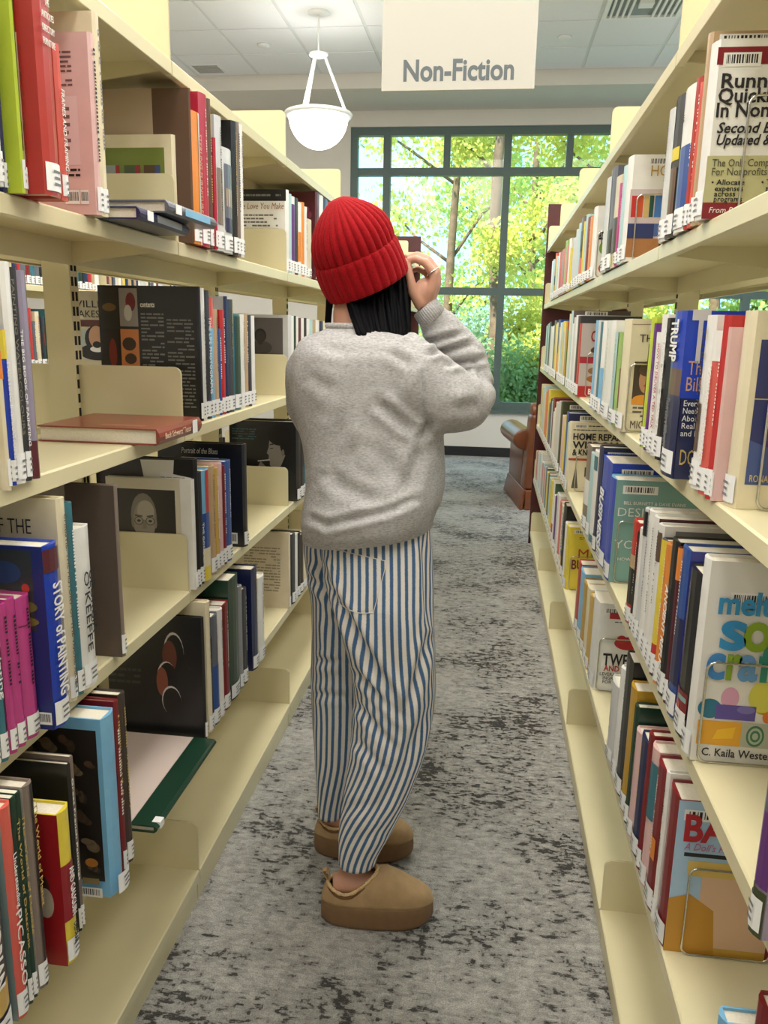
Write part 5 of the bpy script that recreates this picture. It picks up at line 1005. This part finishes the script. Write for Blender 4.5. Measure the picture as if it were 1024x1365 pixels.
ell_tube(bm_, [(A(566, 410, 1.860), 0.016)]+[(A(x, y, Y), r) for x, y, Y, r in FING[4]], 12)
# left arm, folded in front, relaxed hand
LW = A(505, 556, 2.02)
ell_tube(bm_, [(A(430, 482, 1.87), 0.055), (A(428, 530, 1.93), 0.046), (A(436, 578, 1.985), 0.040), (A(470, 570, 2.01), 0.036), (LW, 0.024)], 16)
hd = (A(530, 545, 2.025)-LW).normalized()
up_ = Vector((0, 0, 1)); sd_ = hd.cross(up_).normalized()
bm_.ellipsoid(LW+hd*0.05, (0.042, 0.030, 0.024), 16, 10)
for k, L in enumerate((0.060, 0.068, 0.062, 0.048)):
    o0 = LW+hd*0.075+up_*(0.026-0.0185*k)
    ell_tube(bm_, [(LW+hd*0.03, 0.012), (o0, 0.0100), (o0+hd*L*0.5-sd_*0.004, 0.0088), (o0+hd*L*0.85-sd_*0.016, 0.0080), (o0+hd*L*1.0-sd_*0.026, 0.0066)], 10)
ell_tube(bm_, [(LW+hd*0.02+up_*0.012, 0.014), (LW+hd*0.045+up_*0.034-sd_*0.012, 0.0115), (LW+hd*0.07+up_*0.046-sd_*0.020, 0.0096), (LW+hd*0.088+up_*0.050-sd_*0.026, 0.0078)], 10)
body = child('body', remesh(bm_, 0.0034, 3), skin)
for s in (-1, 1):
    e_ = MB().ellipsoid(H(s*0.029, 0.0745, 0.004)-PO, (0.0115, 0.0115, 0.0115), 14, 10).build('eye', mat('eye_white', (236, 232, 226), 0.2), body, True); e_.location = PO
    e_ = MB().ellipsoid(H(s*0.029, 0.0835, 0.004)-PO, (0.0055, 0.0055, 0.0055), 12, 8).build('iris', mat('iris_brown', (46, 28, 18), 0.2), body, True); e_.location = PO
# nails of the visible hand
nail = mat('nail', (214, 168, 150), 0.25)
for F in FING:
    p = A(*F[-1][:3]); e_ = MB().ellipsoid(p+Vector((-0.001, -0.0052, 0.0035))-PO, (0.0042, 0.0025, 0.005), 10, 8).build('fingernail', nail, body, True); e_.location = PO

# --- sweatshirt
def heather():
    m = mat('heather_grey_fleece', (180, 179, 179), 0.95, spec=0.15); nt, b = nodes_of(m)
    tc = nt.nodes.new('ShaderNodeTexCoord'); mp = nt.nodes.new('ShaderNodeMapping'); mp.inputs['Scale'].default_value = (1, 1, 3.2)
    nt.links.new(tc.outputs['Object'], mp.inputs[0]); n = nt.nodes.new('ShaderNodeTexNoise'); n.inputs['Scale'].default_value = 120; n.inputs['Detail'].default_value = 4; n.inputs['Roughness'].default_value = 0.75
    nt.links.new(mp.outputs[0], n.inputs['Vector'])
    c = ramp(nt, n.outputs['Fac'], [(0.3, lin((146, 144, 143))), (0.5, lin((182, 180, 179))), (0.72, lin((208, 206, 205)))]); nt.links.new(c, b.inputs['Base Color'])
    bp = nt.nodes.new('ShaderNodeBump'); bp.inputs['Strength'].default_value = 0.25; bp.inputs['Distance'].default_value = 0.001
    nt.links.new(n.outputs['Fac'], bp.inputs['Height']); nt.links.new(bp.outputs[0], b.inputs['Normal']); return m
sw = MB(); rings = []
TOR = [(440, 508, 434, .055, 0), (434, 516, 439, .060, 0), (420, 545, 446, .085, 0), (402, 570, 457, .115, 0), (393, 584, 474, .135, 0), (389, 590, 500, .142, 0), (391, 590, 530, .145, 0), (399, 590, 560, .145, 0), (406, 592, 590, .145, 0.0), (410, 594, 620, .145, 0.02),
       (410, 592, 648, .156, .05), (405, 588, 670, .166, .08), (402, 583, 684, .168, .11), (404, 580, 696, .164, .13), (407, 577, 704, .156, .14), (409, 575, 709, .150, .14)]
for xl, xr, y, bd, tilt in TOR:
    yc_ = 1.80-0.022*max(0, min(1, (y-600)/80)); l, r = A(xl, y, yc_), A(xr, y, yc_); c = (l+r)/2; a = (r.x-l.x)/2; ring = []
    for i in range(64):
        t = 2*PI*i/64; ct, st = math.cos(t), math.sin(t); ex = 0.86
        x = a*math.copysign(abs(ct)**ex, ct); yy = bd*math.copysign(abs(st)**ex, st)
        ring.append((c.x+x, c.y+yy, c.z+tilt*x))
    rings.append(ring)
sw.loft(rings, True)
ell_tube(sw, [(A(522, 488, 1.76), .088, .085), (A(550, 508, 1.745), .088, .088), (A(585, 530, 1.765), .083, .090), (A(614, 535, 1.81), .066, .080), (A(636, 524, 1.865), .040, .055), (A(645, 518, 1.885), .022, .035)], 40)
ell_tube(sw, [(A(612, 530, 1.84), .050, .05), (A(634, 508, 1.895), .041, .045), (A(619, 478, 1.908), .050, .055), (A(601, 455, 1.903), .047, .050), (A(586, 435, 1.887), .039, .042), (A(577, 423, 1.876), .031, .033), (A(571.5, 415, 1.867), .0285, .029)], 40)
ell_tube(sw, [(A(440, 478, 1.85), .075), (A(424, 500, 1.88), .076), (A(422, 540, 1.93), .072), (A(432, 580, 1.985), .062), (A(468, 574, 2.01), .052), (A(498, 560, 2.02), .036)], 30)
swm = remesh(sw, 0.0055, 5)
SWF = [(503, 536, 553, 577, 7, .010), (436, 700, 520, 681, 5, .008), (520, 681, 556, 664, 5, .006), (412, 690, 442, 702, 5, .006), (455, 560, 436, 628, 10, .006), (436, 628, 418, 650, 8, .005), (562, 598, 540, 660, 9, .006), (505, 600, 540, 650, 10, .004), (440, 640, 500, 668, 9, .006),
       (562, 456, 612, 446, 4, .009), (570, 472, 630, 458, 4, .010), (596, 486, 646, 478, 4, .010), (630, 478, 650, 515, 4, .006), (563, 478, 568, 576, 2.5, .005), (600, 545, 640, 540, 8, .005), (575, 560, 560, 586, 6, .008), (420, 455, 462, 470, 8, .004), (410, 500, 440, 520, 9, .004), (520, 470, 548, 486, 6, .005), (470, 590, 450, 660, 11, .005)]
fold(swm, SWF, 0.0045, (9, 9, 6))
swo = child('sweatshirt', swm, heather())
# ribbed hem, cuff and collar as bands of their own
def band(name, ring_pts, h, r_off, dirv, mat_, rib=72, amp=0.0012):
    pts = [Vector(p) for p in ring_pts]; n = len(pts); c = sum(pts, Vector())/n
    m = MB(); rr_ = []
    for k, (f, o_) in enumerate(((0, -0.004), (0.08, 0.0), (0.5, 0.002), (0.92, 0.0), (1, -0.004))):
        rr_.append([tuple(p+dirv*(h*f)+(p-c).normalized()*(r_off+o_+amp*math.cos(rib*2*PI*i/n))) for i, p in enumerate(pts)])
    m.loft(rr_, False); return child(name, m.mesh(name, mat_, True), None, swo)
def resamp(r, n):
    r = [Vector(p) for p in r]; return [r[int(i*len(r)/n) % len(r)].lerp(r[(int(i*len(r)/n)+1) % len(r)], (i*len(r)/n) % 1) for i in range(n)]
hm = heather()
band('ribbed_hem', resamp(rings[-1], 360), 0.042, 0.002, Vector((0, 0, 1)), hm)
cw = (A(571.5, 415, 1.867)-A(587, 434, 1.872)).normalized(); q1 = cw.cross(Vector((0, 1, 0))).normalized(); q2 = cw.cross(q1)
band('ribbed_cuff', [A(579, 425, 1.8695)+(q1*math.cos(2*PI*i/180)*0.0305+q2*math.sin(2*PI*i/180)*0.0315) for i in range(180)], 0.036, 0.0, cw, hm, 36, 0.0008)
band('ribbed_collar', resamp(rings[1], 240), 0.013, -0.003, Vector((-0.02, -0.1, 1)).normalized(), hm, 60, 0.0008)

# --- striped jeans
def denim():
    m = mat('striped_denim', (224, 217, 206), 0.85, spec=0.15); nt, b = nodes_of(m)
    at_ = nt.nodes.new('ShaderNodeAttribute'); at_.attribute_name = 'stripe'
    tc = nt.nodes.new('ShaderNodeTexCoord'); n = nt.nodes.new('ShaderNodeTexNoise'); n.inputs['Scale'].default_value = 380; n.inputs['Detail'].default_value = 2
    nt.links.new(tc.outputs['Object'], n.inputs['Vector'])
    fr = mathn(nt, 'FRACT', mathn(nt, 'ADD', at_.outputs['Fac'], mathn(nt, 'MULTIPLY', mathn(nt, 'SUBTRACT', n.outputs['Fac'], 0.5), 0.10)))
    d = mathn(nt, 'ABSOLUTE', mathn(nt, 'SUBTRACT', fr, 0.5))
    col = ramp(nt, d, [(0.0, lin((74, 106, 144))), (0.19, lin((82, 114, 152))), (0.265, lin((234, 228, 219))), (1.0, lin((238, 233, 225)))])
    nt.links.new(col, b.inputs['Base Color'])
    bp = nt.nodes.new('ShaderNodeBump'); bp.inputs['Strength'].default_value = 0.3; bp.inputs['Distance'].default_value = 0.0008
    nt.links.new(n.outputs['Fac'], bp.inputs['Height']); nt.links.new(bp.outputs[0], b.inputs['Normal']); return m
RLEG = [(690, 440, 572, 1.765, .096, 530), (720, 430, 575, 1.760, .108, 531), (760, 430, 577, 1.753, .117, 532), (800, 440, 579, 1.745, .118, 532), (840, 456, 580, 1.74, .11, 533), (880, 467, 581, 1.735, .10, 535), (920, 472, 582, 1.73, .095, 538), (955, 471, 578, 1.725, .09, 538), (1000, 468, 567, 1.715, .085, 528), (1050, 462, 548, 1.705, .078, 507), (1095, 454, 527, 1.695, .068, 482), (1122, 451, 512, 1.69, .062, 470), (1145, 451, 500, 1.688, .056, 463)]
LLEG = [(690, 408, 520, 1.86, .105, 470), (720, 407, 520, 1.865, .11, 470), (760, 411, 516, 1.868, .115, 470), (800, 417, 510, 1.87, .112, 468), (840, 418, 502, 1.875, .105, 466), (880, 417, 496, 1.88, .10, 466), (940, 418, 488, 1.89, .095, 465), (1000, 420, 480, 1.90, .088, 462), (1035, 423, 470, 1.915, .078, 455), (1060, 425, 463, 1.925, .068, 450), (1078, 427, 458, 1.93, .060, 447)]
PER_ST = 0.0168
def leg(tab, M_=110, N_=132, off=0.0):
    T = np.array(tab, float); ys = np.linspace(T[0, 0], T[-1, 0], M_)
    def sm(c):
        v = np.interp(ys, T[:, 0], T[:, c]); k = np.ones(7)/7
        return np.convolve(np.pad(v, 3, mode='edge'), k, 'valid')
    xl, xr, Yc, bb, xs = (sm(c) for c in (1, 2, 3, 4, 5))
    V = []; U = []
    for k in range(M_):
        l, r = A(xl[k], ys[k], Yc[k]), A(xr[k], ys[k], Yc[k]); c = (l+r)/2; a = (r.x-l.x)/2
        xs_w = A(xs[k], ys[k], Yc[k]).x; s0 = -math.acos(max(-0.98, min(0.98, (xs_w-c.x)/a)))     # side seam, on the near side
        ring = []
        for i in range(N_+1):
            t = s0+PI+2*PI*i/N_; ct, st = math.cos(t), math.sin(t); ex = 0.9
            ring.append(Vector((c.x+a*math.copysign(abs(ct)**ex, ct), c.y+bb[k]*math.copysign(abs(st)**ex, st), c.z)))
        s = [0.0]
        for i in range(N_): s.append(s[-1]+(ring[i+1]-ring[i]).length)
        mid = s[N_//2]
        V += ring; U += [(v-mid)/PER_ST+off for v in s]
    W_ = N_+1; F = [(k*W_+i, k*W_+i+1, (k+1)*W_+i+1, (k+1)*W_+i) for k in range(M_-1) for i in range(N_)]
    return V, F, U, [k*W_+N_//2 for k in range(M_)]
Va, Fa, Ua, seamR = leg(RLEG); Vb, Fb, Ub, seamL = leg(LLEG)
na = len(Va)
jm = bpy.data.meshes.new('jeans'); jm.from_pydata([tuple(v) for v in Va+Vb], [], Fa+[tuple(i+na for i in f) for f in Fb])
jm.attributes.new('stripe', 'FLOAT', 'POINT').data.foreach_set('value', Ua+Ub)
jm.update()
_bm = bmesh.new(); _bm.from_mesh(jm); bmesh.ops.recalc_face_normals(_bm, faces=_bm.faces); _bm.to_mesh(jm); _bm.free()
_c = sum((Vector(v) for v in Va), Vector())/na
if sum((jm.vertices[i].normal.dot(Vector((jm.vertices[i].co.x-_c.x, jm.vertices[i].co.y-_c.y, 0))) for i in range(0, na, 37))) < 0: jm.flip_normals(); jm.update()
JF = [(446, 795, 540, 955, 6, .011), (572, 850, 540, 950, 6, .009), (476, 895, 540, 962, 5, .008), (472, 935, 528, 1000, 5, .007), (474, 985, 512, 1030, 6, .006), (566, 720, 572, 830, 6, .006), (560, 980, 500, 1090, 8, .004), (424, 745, 446, 800, 6, .010), (412, 765, 440, 790, 5, .007), (420, 880, 462, 884, 5, .005), (420, 925, 462, 930, 5, .005), (440, 820, 462, 905, 7, .006), (520, 830, 528, 900, 9, .003), (545, 1000, 580, 940, 7, .005), (432, 960, 436, 1060, 8, .004), (462, 1080, 500, 1070, 8, .003), (480, 1120, 512, 1105, 7, .003)]
fold(jm, JF, 0.0035, (8, 8, 5))
dm = denim()
jo = child('jeans', jm, dm)
_s = jo.modifiers.new('thickness', 'SOLIDIFY'); _s.thickness = 0.002; _s.offset = -1
# side seam stitching and back pocket, laid on the cloth
thread = mat('stitching_thread', (236, 230, 218), 0.8)
def strip(idx, off, w, name, m):
    mb = MB(); vs = []; fs = []
    for q, i in enumerate(idx):
        v = jm.vertices[i]; vw = jm.vertices[i+1]; d_ = (vw.co-v.co).normalized(); nn = v.normal
        vs += [tuple(v.co+d_*(off-w)+nn*0.0012), tuple(v.co+d_*(off+w)+nn*0.0012)]
        if q: fs.append((2*q-2, 2*q-1, 2*q+1, 2*q))
    mb.add(vs, fs); return child(name, mb.mesh(name, m, True), None, jo)
strip(seamR[4:], -0.002, 0.0011, 'side_seam', thread)
bvh = BVHTree.FromPolygons([v.co for v in jm.vertices], [tuple(p.vertices) for p in jm.polygons])
PK = [(441, 731), (516, 748)], [(497, 816), (484, 819), (458, 812), (452, 802)]
def pocket_pt(u, v):
    top = Vector((441, 731)).lerp(Vector((516, 748)), u); bot = Vector((452, 804)).lerp(Vector((498, 816)), u)+Vector((0, 6*math.sin(PI*u)))
    return top.lerp(bot, v)
pv = []; pu = []; G = 26
for j in range(G+1):
    for i in range(G+1):
        p = pocket_pt(i/G, j/G); d_ = ray(p.x, p.y).normalized(); hit, nn, fi, _ = bvh.ray_cast(CAMP, d_)
        if nn.dot(d_) > 0: nn = -nn
        ed = min(i, G-i, j, G-j); pv.append(tuple(hit+nn*(0.0022 if ed else 0.0004)))
        vs_ = jm.polygons[fi].vertices; ws = poly_3d_calc([jm.vertices[k].co for k in vs_], hit)
        at_ = jm.attributes['stripe'].data; pu.append(sum(at_[k].value*w for k, w in zip(vs_, ws))/sum(ws)+0.12)
pm2 = bpy.data.meshes.new('back_pocket'); pm2.from_pydata(pv, [], [(j*(G+1)+i, j*(G+1)+i+1, (j+1)*(G+1)+i+1, (j+1)*(G+1)+i) for j in range(G) for i in range(G)])
pm2.attributes.new('stripe', 'FLOAT', 'POINT').data.foreach_set('value', pu); pm2.update()
child('back_pocket', pm2, dm, jo)
edge = [pv[i] for i in range(G+1)]; lef = [pv[j*(G+1)] for j in range(G+1)]; rig = [pv[j*(G+1)+G] for j in range(G+1)]; botm = [pv[G*(G+1)+i] for i in range(G+1)]
for pts_ in (edge, rig, botm): child('pocket_stitching', MB().tube([Vector(p)+Vector((0, -0.001, 0)) for p in pts_], 0.0009, 5).mesh('pocket_stitching', thread, True), None, jo)

# --- red ribbed beanie
BT = 0.206
B0 = A(491, 379, 1.838); BX = (A(448, 272, 1.782)-B0).normalized()
BR = BX.cross(Vector((0, 1, 0))).normalized(); BFv = BX.cross(BR).normalized()
def knit():
    m = mat('red_knit', (170, 4, 18), 0.85, spec=0.2); nt, b = nodes_of(m)
    b.inputs['Sheen Weight'].default_value = 0.15; b.inputs['Sheen Roughness'].default_value = 0.5; b.inputs['Sheen Tint'].default_value = (1, 0.2, 0.2, 1)
    tc = nt.nodes.new('ShaderNodeTexCoord'); n = nt.nodes.new('ShaderNodeTexNoise'); n.inputs['Scale'].default_value = 420; n.inputs['Detail'].default_value = 3
    nt.links.new(tc.outputs['Object'], n.inputs['Vector'])
    c = ramp(nt, n.outputs['Fac'], [(0.3, lin((120, 2, 12))), (0.7, lin((172, 4, 18)))]); nt.links.new(c, b.inputs['Base Color'])
    bp = nt.nodes.new('ShaderNodeBump'); bp.inputs['Strength'].default_value = 0.5; bp.inputs['Distance'].default_value = 0.0015
    nt.links.new(n.outputs['Fac'], bp.inputs['Height']); nt.links.new(bp.outputs[0], b.inputs['Normal']); return m
def revolve(prof, ribs, n, amp_f, shift=(0, 0)):
    rings = []
    for s, r in prof:
        ring = []
        for i in range(n):
            t = 2*PI*i/n; g = abs(math.cos(ribs*t/2))**0.7
            rad = r+amp_f(s)*(g-0.6)
            w = 1+0.02*math.sin(3*t+s*30)
            sh = (s/BT)**2
            ring.append(tuple(B0+BX*s+(BR*math.cos(t)*w+BFv*math.sin(t)*1.05)*rad*0.965+BR*shift[0]*sh+BFv*shift[1]*sh))
        rings.append(ring)
    return rings
def spl(pts, n):
    P = np.array(pts); return list(zip(np.interp(np.linspace(0, 1, n), np.linspace(0, 1, len(P)), P[:, 0]), np.interp(np.linspace(0, 1, n), np.linspace(0, 1, len(P)), P[:, 1])))
kn = knit()
dome = [(0.030, .086), (0.060, .0905), (0.080, .0945), (0.096, .0945), (0.112, .0915), (0.128, .085), (0.142, .076), (0.155, .065), (0.166, .0525), (0.176, .039), (0.184, .026), (0.189, .015), (0.190, .005)]
dm_ = MB(); dm_.loft(revolve(spl(dome, 48), 30, 360, lambda s: 0.0075*min(1, max(0.15, (0.200-s)/0.08)), shift=(-0.006, 0.0)), False)
bo = child('beanie', dm_.mesh('beanie', kn, True), None)
cuff = [(0.004, .0855), (0.0, .0885), (-0.003, .0925), (0.0, .0965), (0.008, .0985), (0.030, .1005), (0.055, .1005), (0.068, .0990), (0.074, .0965), (0.075, .0925), (0.070, .0905)]
cf_ = MB(); cf_.loft(revolve(spl(cuff, 34), 30, 360, lambda s: 0.0042), False)
child('folded_cuff', cf_.mesh('folded_cuff', kn, True), None, bo)

# --- long black hair from under the cuff, over the right shoulder
hair_m = mat('black_hair', (5, 5, 8), 0.6, spec=0.08)
hb = MB(); hr = random.Random(5)
def lock(p0, p1, p2, r0, r1, flat=0.5):
    pts = []
    for k in range(9):
        t = k/8; q = (Vector(p0)*(1-t)**2+Vector(p1)*2*t*(1-t)+Vector(p2)*t*t); pts.append(q)
    hb.tube(pts, [r0*(1-t_)+r1*t_ for t_ in [k/8 for k in range(9)]], 7)
for k in range(64):
    u = k/63
    x0 = 463+u*74+hr.uniform(-2, 2); y0 = 394-44*max(0, u-0.1)**1.25+hr.uniform(-6, 0); Y0 = 1.765+0.075*u**1.5+hr.uniform(0, .02)
    x2 = 482+u*64+hr.uniform(-3, 3); y2 = 450+u*10+hr.uniform(-2, 6); Y2 = 1.708+0.06*u+hr.uniform(0, .012)
    x1 = x0*0.5+x2*0.5-4*(1-u)+hr.uniform(-3, 3); y1 = (y0+y2)/2; Y1 = 1.752+0.06*u+hr.uniform(0, .012)
    lock(A(x0, y0-8, Y0+0.02), A(x1, y1, Y1-0.008), A(x2, y2, Y2), 0.0085, 0.0055)
for k in range(40):   # under layer wrapping the neck and the far side
    u = k/39
    lock(A(470+u*70, 385-30*u, 1.80+0.05*u), A(480+u*62, 420, 1.79+0.05*u), A(488+u*52, 462, 1.775+0.03*u), 0.009, 0.008)
for k in range(5): lock(A(437+k*1.5, 398, 1.80), A(436+k*1.2, 412, 1.80), A(434+k*1.6, 430, 1.81), 0.004, 0.002)
for k in range(7): lock(A(541+k*0.8, 352, 1.85), A(541.5+k*0.9, 400, 1.845), A(540+k*1.1, 456, 1.83), 0.0028, 0.0022)
for k in range(4): lock(A(533+k, 380, 1.84), A(538+k, 430, 1.83), A(544+k, 460, 1.81), 0.002, 0.0012)
ho = child('hair', hb.mesh('hair', hair_m, True), None); ho['kind'] = 'stuff'

# --- silver ring
p0, p1 = A(582, 368, 1.864), A(573, 349, 1.864); dd = (p1-p0).normalized(); c_ = p0.lerp(p1, 0.35); e1 = dd.cross(Vector((0, 1, 0))).normalized(); e2 = dd.cross(e1)
rm = MB()
for o_ in (-0.002, 0.0022): rm.tube([c_+dd*o_+(e1*math.cos(2*PI*i/20)+e2*math.sin(2*PI*i/20))*0.0114 for i in range(20)], 0.0014, 6, closed=True)
ro = child('finger_ring', rm.mesh('finger_ring', chrome, True), None)
p0, p1 = A(579, 368, 1.845), A(569, 352, 1.846); dd = (p1-p0).normalized(); c_ = p0.lerp(p1, 0.3); e1 = dd.cross(Vector((0, 1, 0))).normalized(); e2 = dd.cross(e1)
child('finger_ring', MB().tube([c_+(e1*math.cos(2*PI*i/20)+e2*math.sin(2*PI*i/20))*0.0114 for i in range(20)], 0.0017, 6, closed=True).mesh('finger_ring', chrome, True), None)

# --- suede platform clogs
suede = mat('tan_suede', (176, 147, 110), 0.95, spec=0.1, vary=0.10, scale=35, bump=0.2)
solem = mat('tan_foam_sole', (128, 98, 68), 0.75, vary=0.05, scale=60)
braid = mat('braided_trim', (206, 176, 130), 0.8, vary=0.35, scale=420)
def outline(x):   # half width of the shoe at x in [-0.135, 0.135]
    xx = x/0.135
    w = 0.047*(1-abs(xx)**(3.2 if xx < 0 else 2.7))**(0.5)
    return w*(1.0+0.10*math.sin((xx+0.3)*1.6))
for si, (c, ang) in enumerate(SH):
    s_ = thing('platform_clog', None, None); s_.parent = PER; s_.location = c-PO; s_.rotation_euler = (0, 0, ang)
    n = 72
    pts = []
    xs_ = [-0.1349+0.2698*(0.5-0.5*math.cos(PI*k/36)) for k in range(37)]
    pts = [(x, -outline(x)) for x in xs_]+[(x, outline(x)) for x in xs_[::-1][1:-1]]
    m = MB(); R_ = []
    for z, g in ((0.006, 0.955), (0.0, 0.93), (0.004, 0.985), (0.012, 1.0), (0.040, 1.0), (0.055, 0.985), (0.058, 0.965)):
        R_.append([(x*(0.99 if g < 1 else 1.0)*g**0.5, y*g, z+(0.0022*abs(math.sin(x*210)) if z < 0.005 else 0)+0.010*max(0, (x-0.07)/0.065)**2*(1 if z < 0.03 else 0)) for x, y in pts])
    m.loft(R_[1:], True)
    bevel(m.build('sole', solem, s_, True), 0.0015, 1)
    # upper: half-ellipse sections along the foot, opening cut out round the ankle
    u = MB(); rows = []; NX, NT = 60, 40
    hx = [-0.135, -0.128, -0.115, -0.09, -0.06, -0.02, 0.02, 0.05, 0.08, 0.105, 0.122, 0.131, 0.1345]
    hz = [0.004, 0.032, 0.046, 0.052, 0.058, 0.074, 0.080, 0.066, 0.049, 0.037, 0.026, 0.014, 0.003]
    ox, orx, ory = -0.060, 0.058, 0.0365
    for k in range(NX+1):
        x = -0.1345+0.269*(0.5-0.5*math.cos(PI*k/NX)); hh = np.interp(x, hx, hz); w = outline(max(-0.1346, min(0.1346, x)))*0.965
        rows.append([(x, w*math.copysign(abs(math.cos(PI*j/NT))**0.8, math.cos(PI*j/NT)), 0.055+hh*math.sin(PI*j/NT)**0.72) for j in range(NT+1)])
    vs = [p for r in rows for p in r]; fs = []
    for k in range(NX):
        for j in range(NT):
            q = [k*(NT+1)+j, k*(NT+1)+j+1, (k+1)*(NT+1)+j+1, (k+1)*(NT+1)+j]; cx = sum(vs[i][0] for i in q)/4; cy = sum(vs[i][1] for i in q)/4
            if ((cx-ox)/orx)**2+(cy/ory)**2 < 1 and vs[q[0]][2] > 0.07: continue
            fs.append(tuple(q))
    u.add(vs, fs); uo = u.build('upper', suede, s_, True); sl_ = uo.modifiers.new('t', 'SOLIDIFY'); sl_.thickness = 0.004; sl_.offset = -1
    def top_z(x, y):
        hh = np.interp(x, hx, hz); w = outline(x)*0.965; cs = min(1, abs(y)/w)**(1/0.8); return 0.055+hh*max(0.0, 1-cs*cs)**0.36
    ring = []
    for i in range(60):
        t = 2*PI*i/60; x = ox+orx*1.02*math.cos(t); y = ory*1.02*math.sin(t); ring.append((x, y, top_z(x, y)+0.001))
    MB().tube(ring, [0.0042+0.0009*math.sin(i*2.1) for i in range(60)], 8, closed=True).build('braided_trim', braid, s_, True)
    MB().tube([(x, y*1.0, z-0.008) for x, y, z in ring], 0.0046, 7, closed=True).build('trim_lining', mat('shoe_lining_brown', (112, 76, 44), 0.9), s_, True)
    lp = [(ox-orx-0.002, 0, 0.105), (ox-orx-0.012, 0, 0.119), (ox-orx-0.014, 0, 0.127), (ox-orx-0.006, 0, 0.130), (ox-orx+0.001, 0, 0.121), (ox-orx+0.002, 0, 0.109)]
    mm = MB(); mm.loft([[(x, -0.007, z), (x, 0.007, z), (x+0.002, 0.007, z+0.001), (x+0.002, -0.007, z+0.001)] for x, y, z in lp], True); mm.build('heel_loop', suede, s_)
# ------------------------------------------------------------------ fit the lettering widths and turn it into flat meshes
bpy.context.view_layer.update()
for o, w in FIT:
    dx = o.dimensions.x
    if dx > 1e-5: o.scale.x = w/dx
_dg = bpy.context.evaluated_depsgraph_get()
for o in [o for o in C.objects if o.type == 'FONT']:
    me = bpy.data.meshes.new_from_object(o.evaluated_get(_dg))
    n = bpy.data.objects.new('tmp', me); C.objects.link(n); n.parent = o.parent
    nm = o.name; bm = o.matrix_basis.copy(); bpy.data.objects.remove(o); n.name = nm; n.matrix_basis = bm
    n['kind'] = 'stuff'
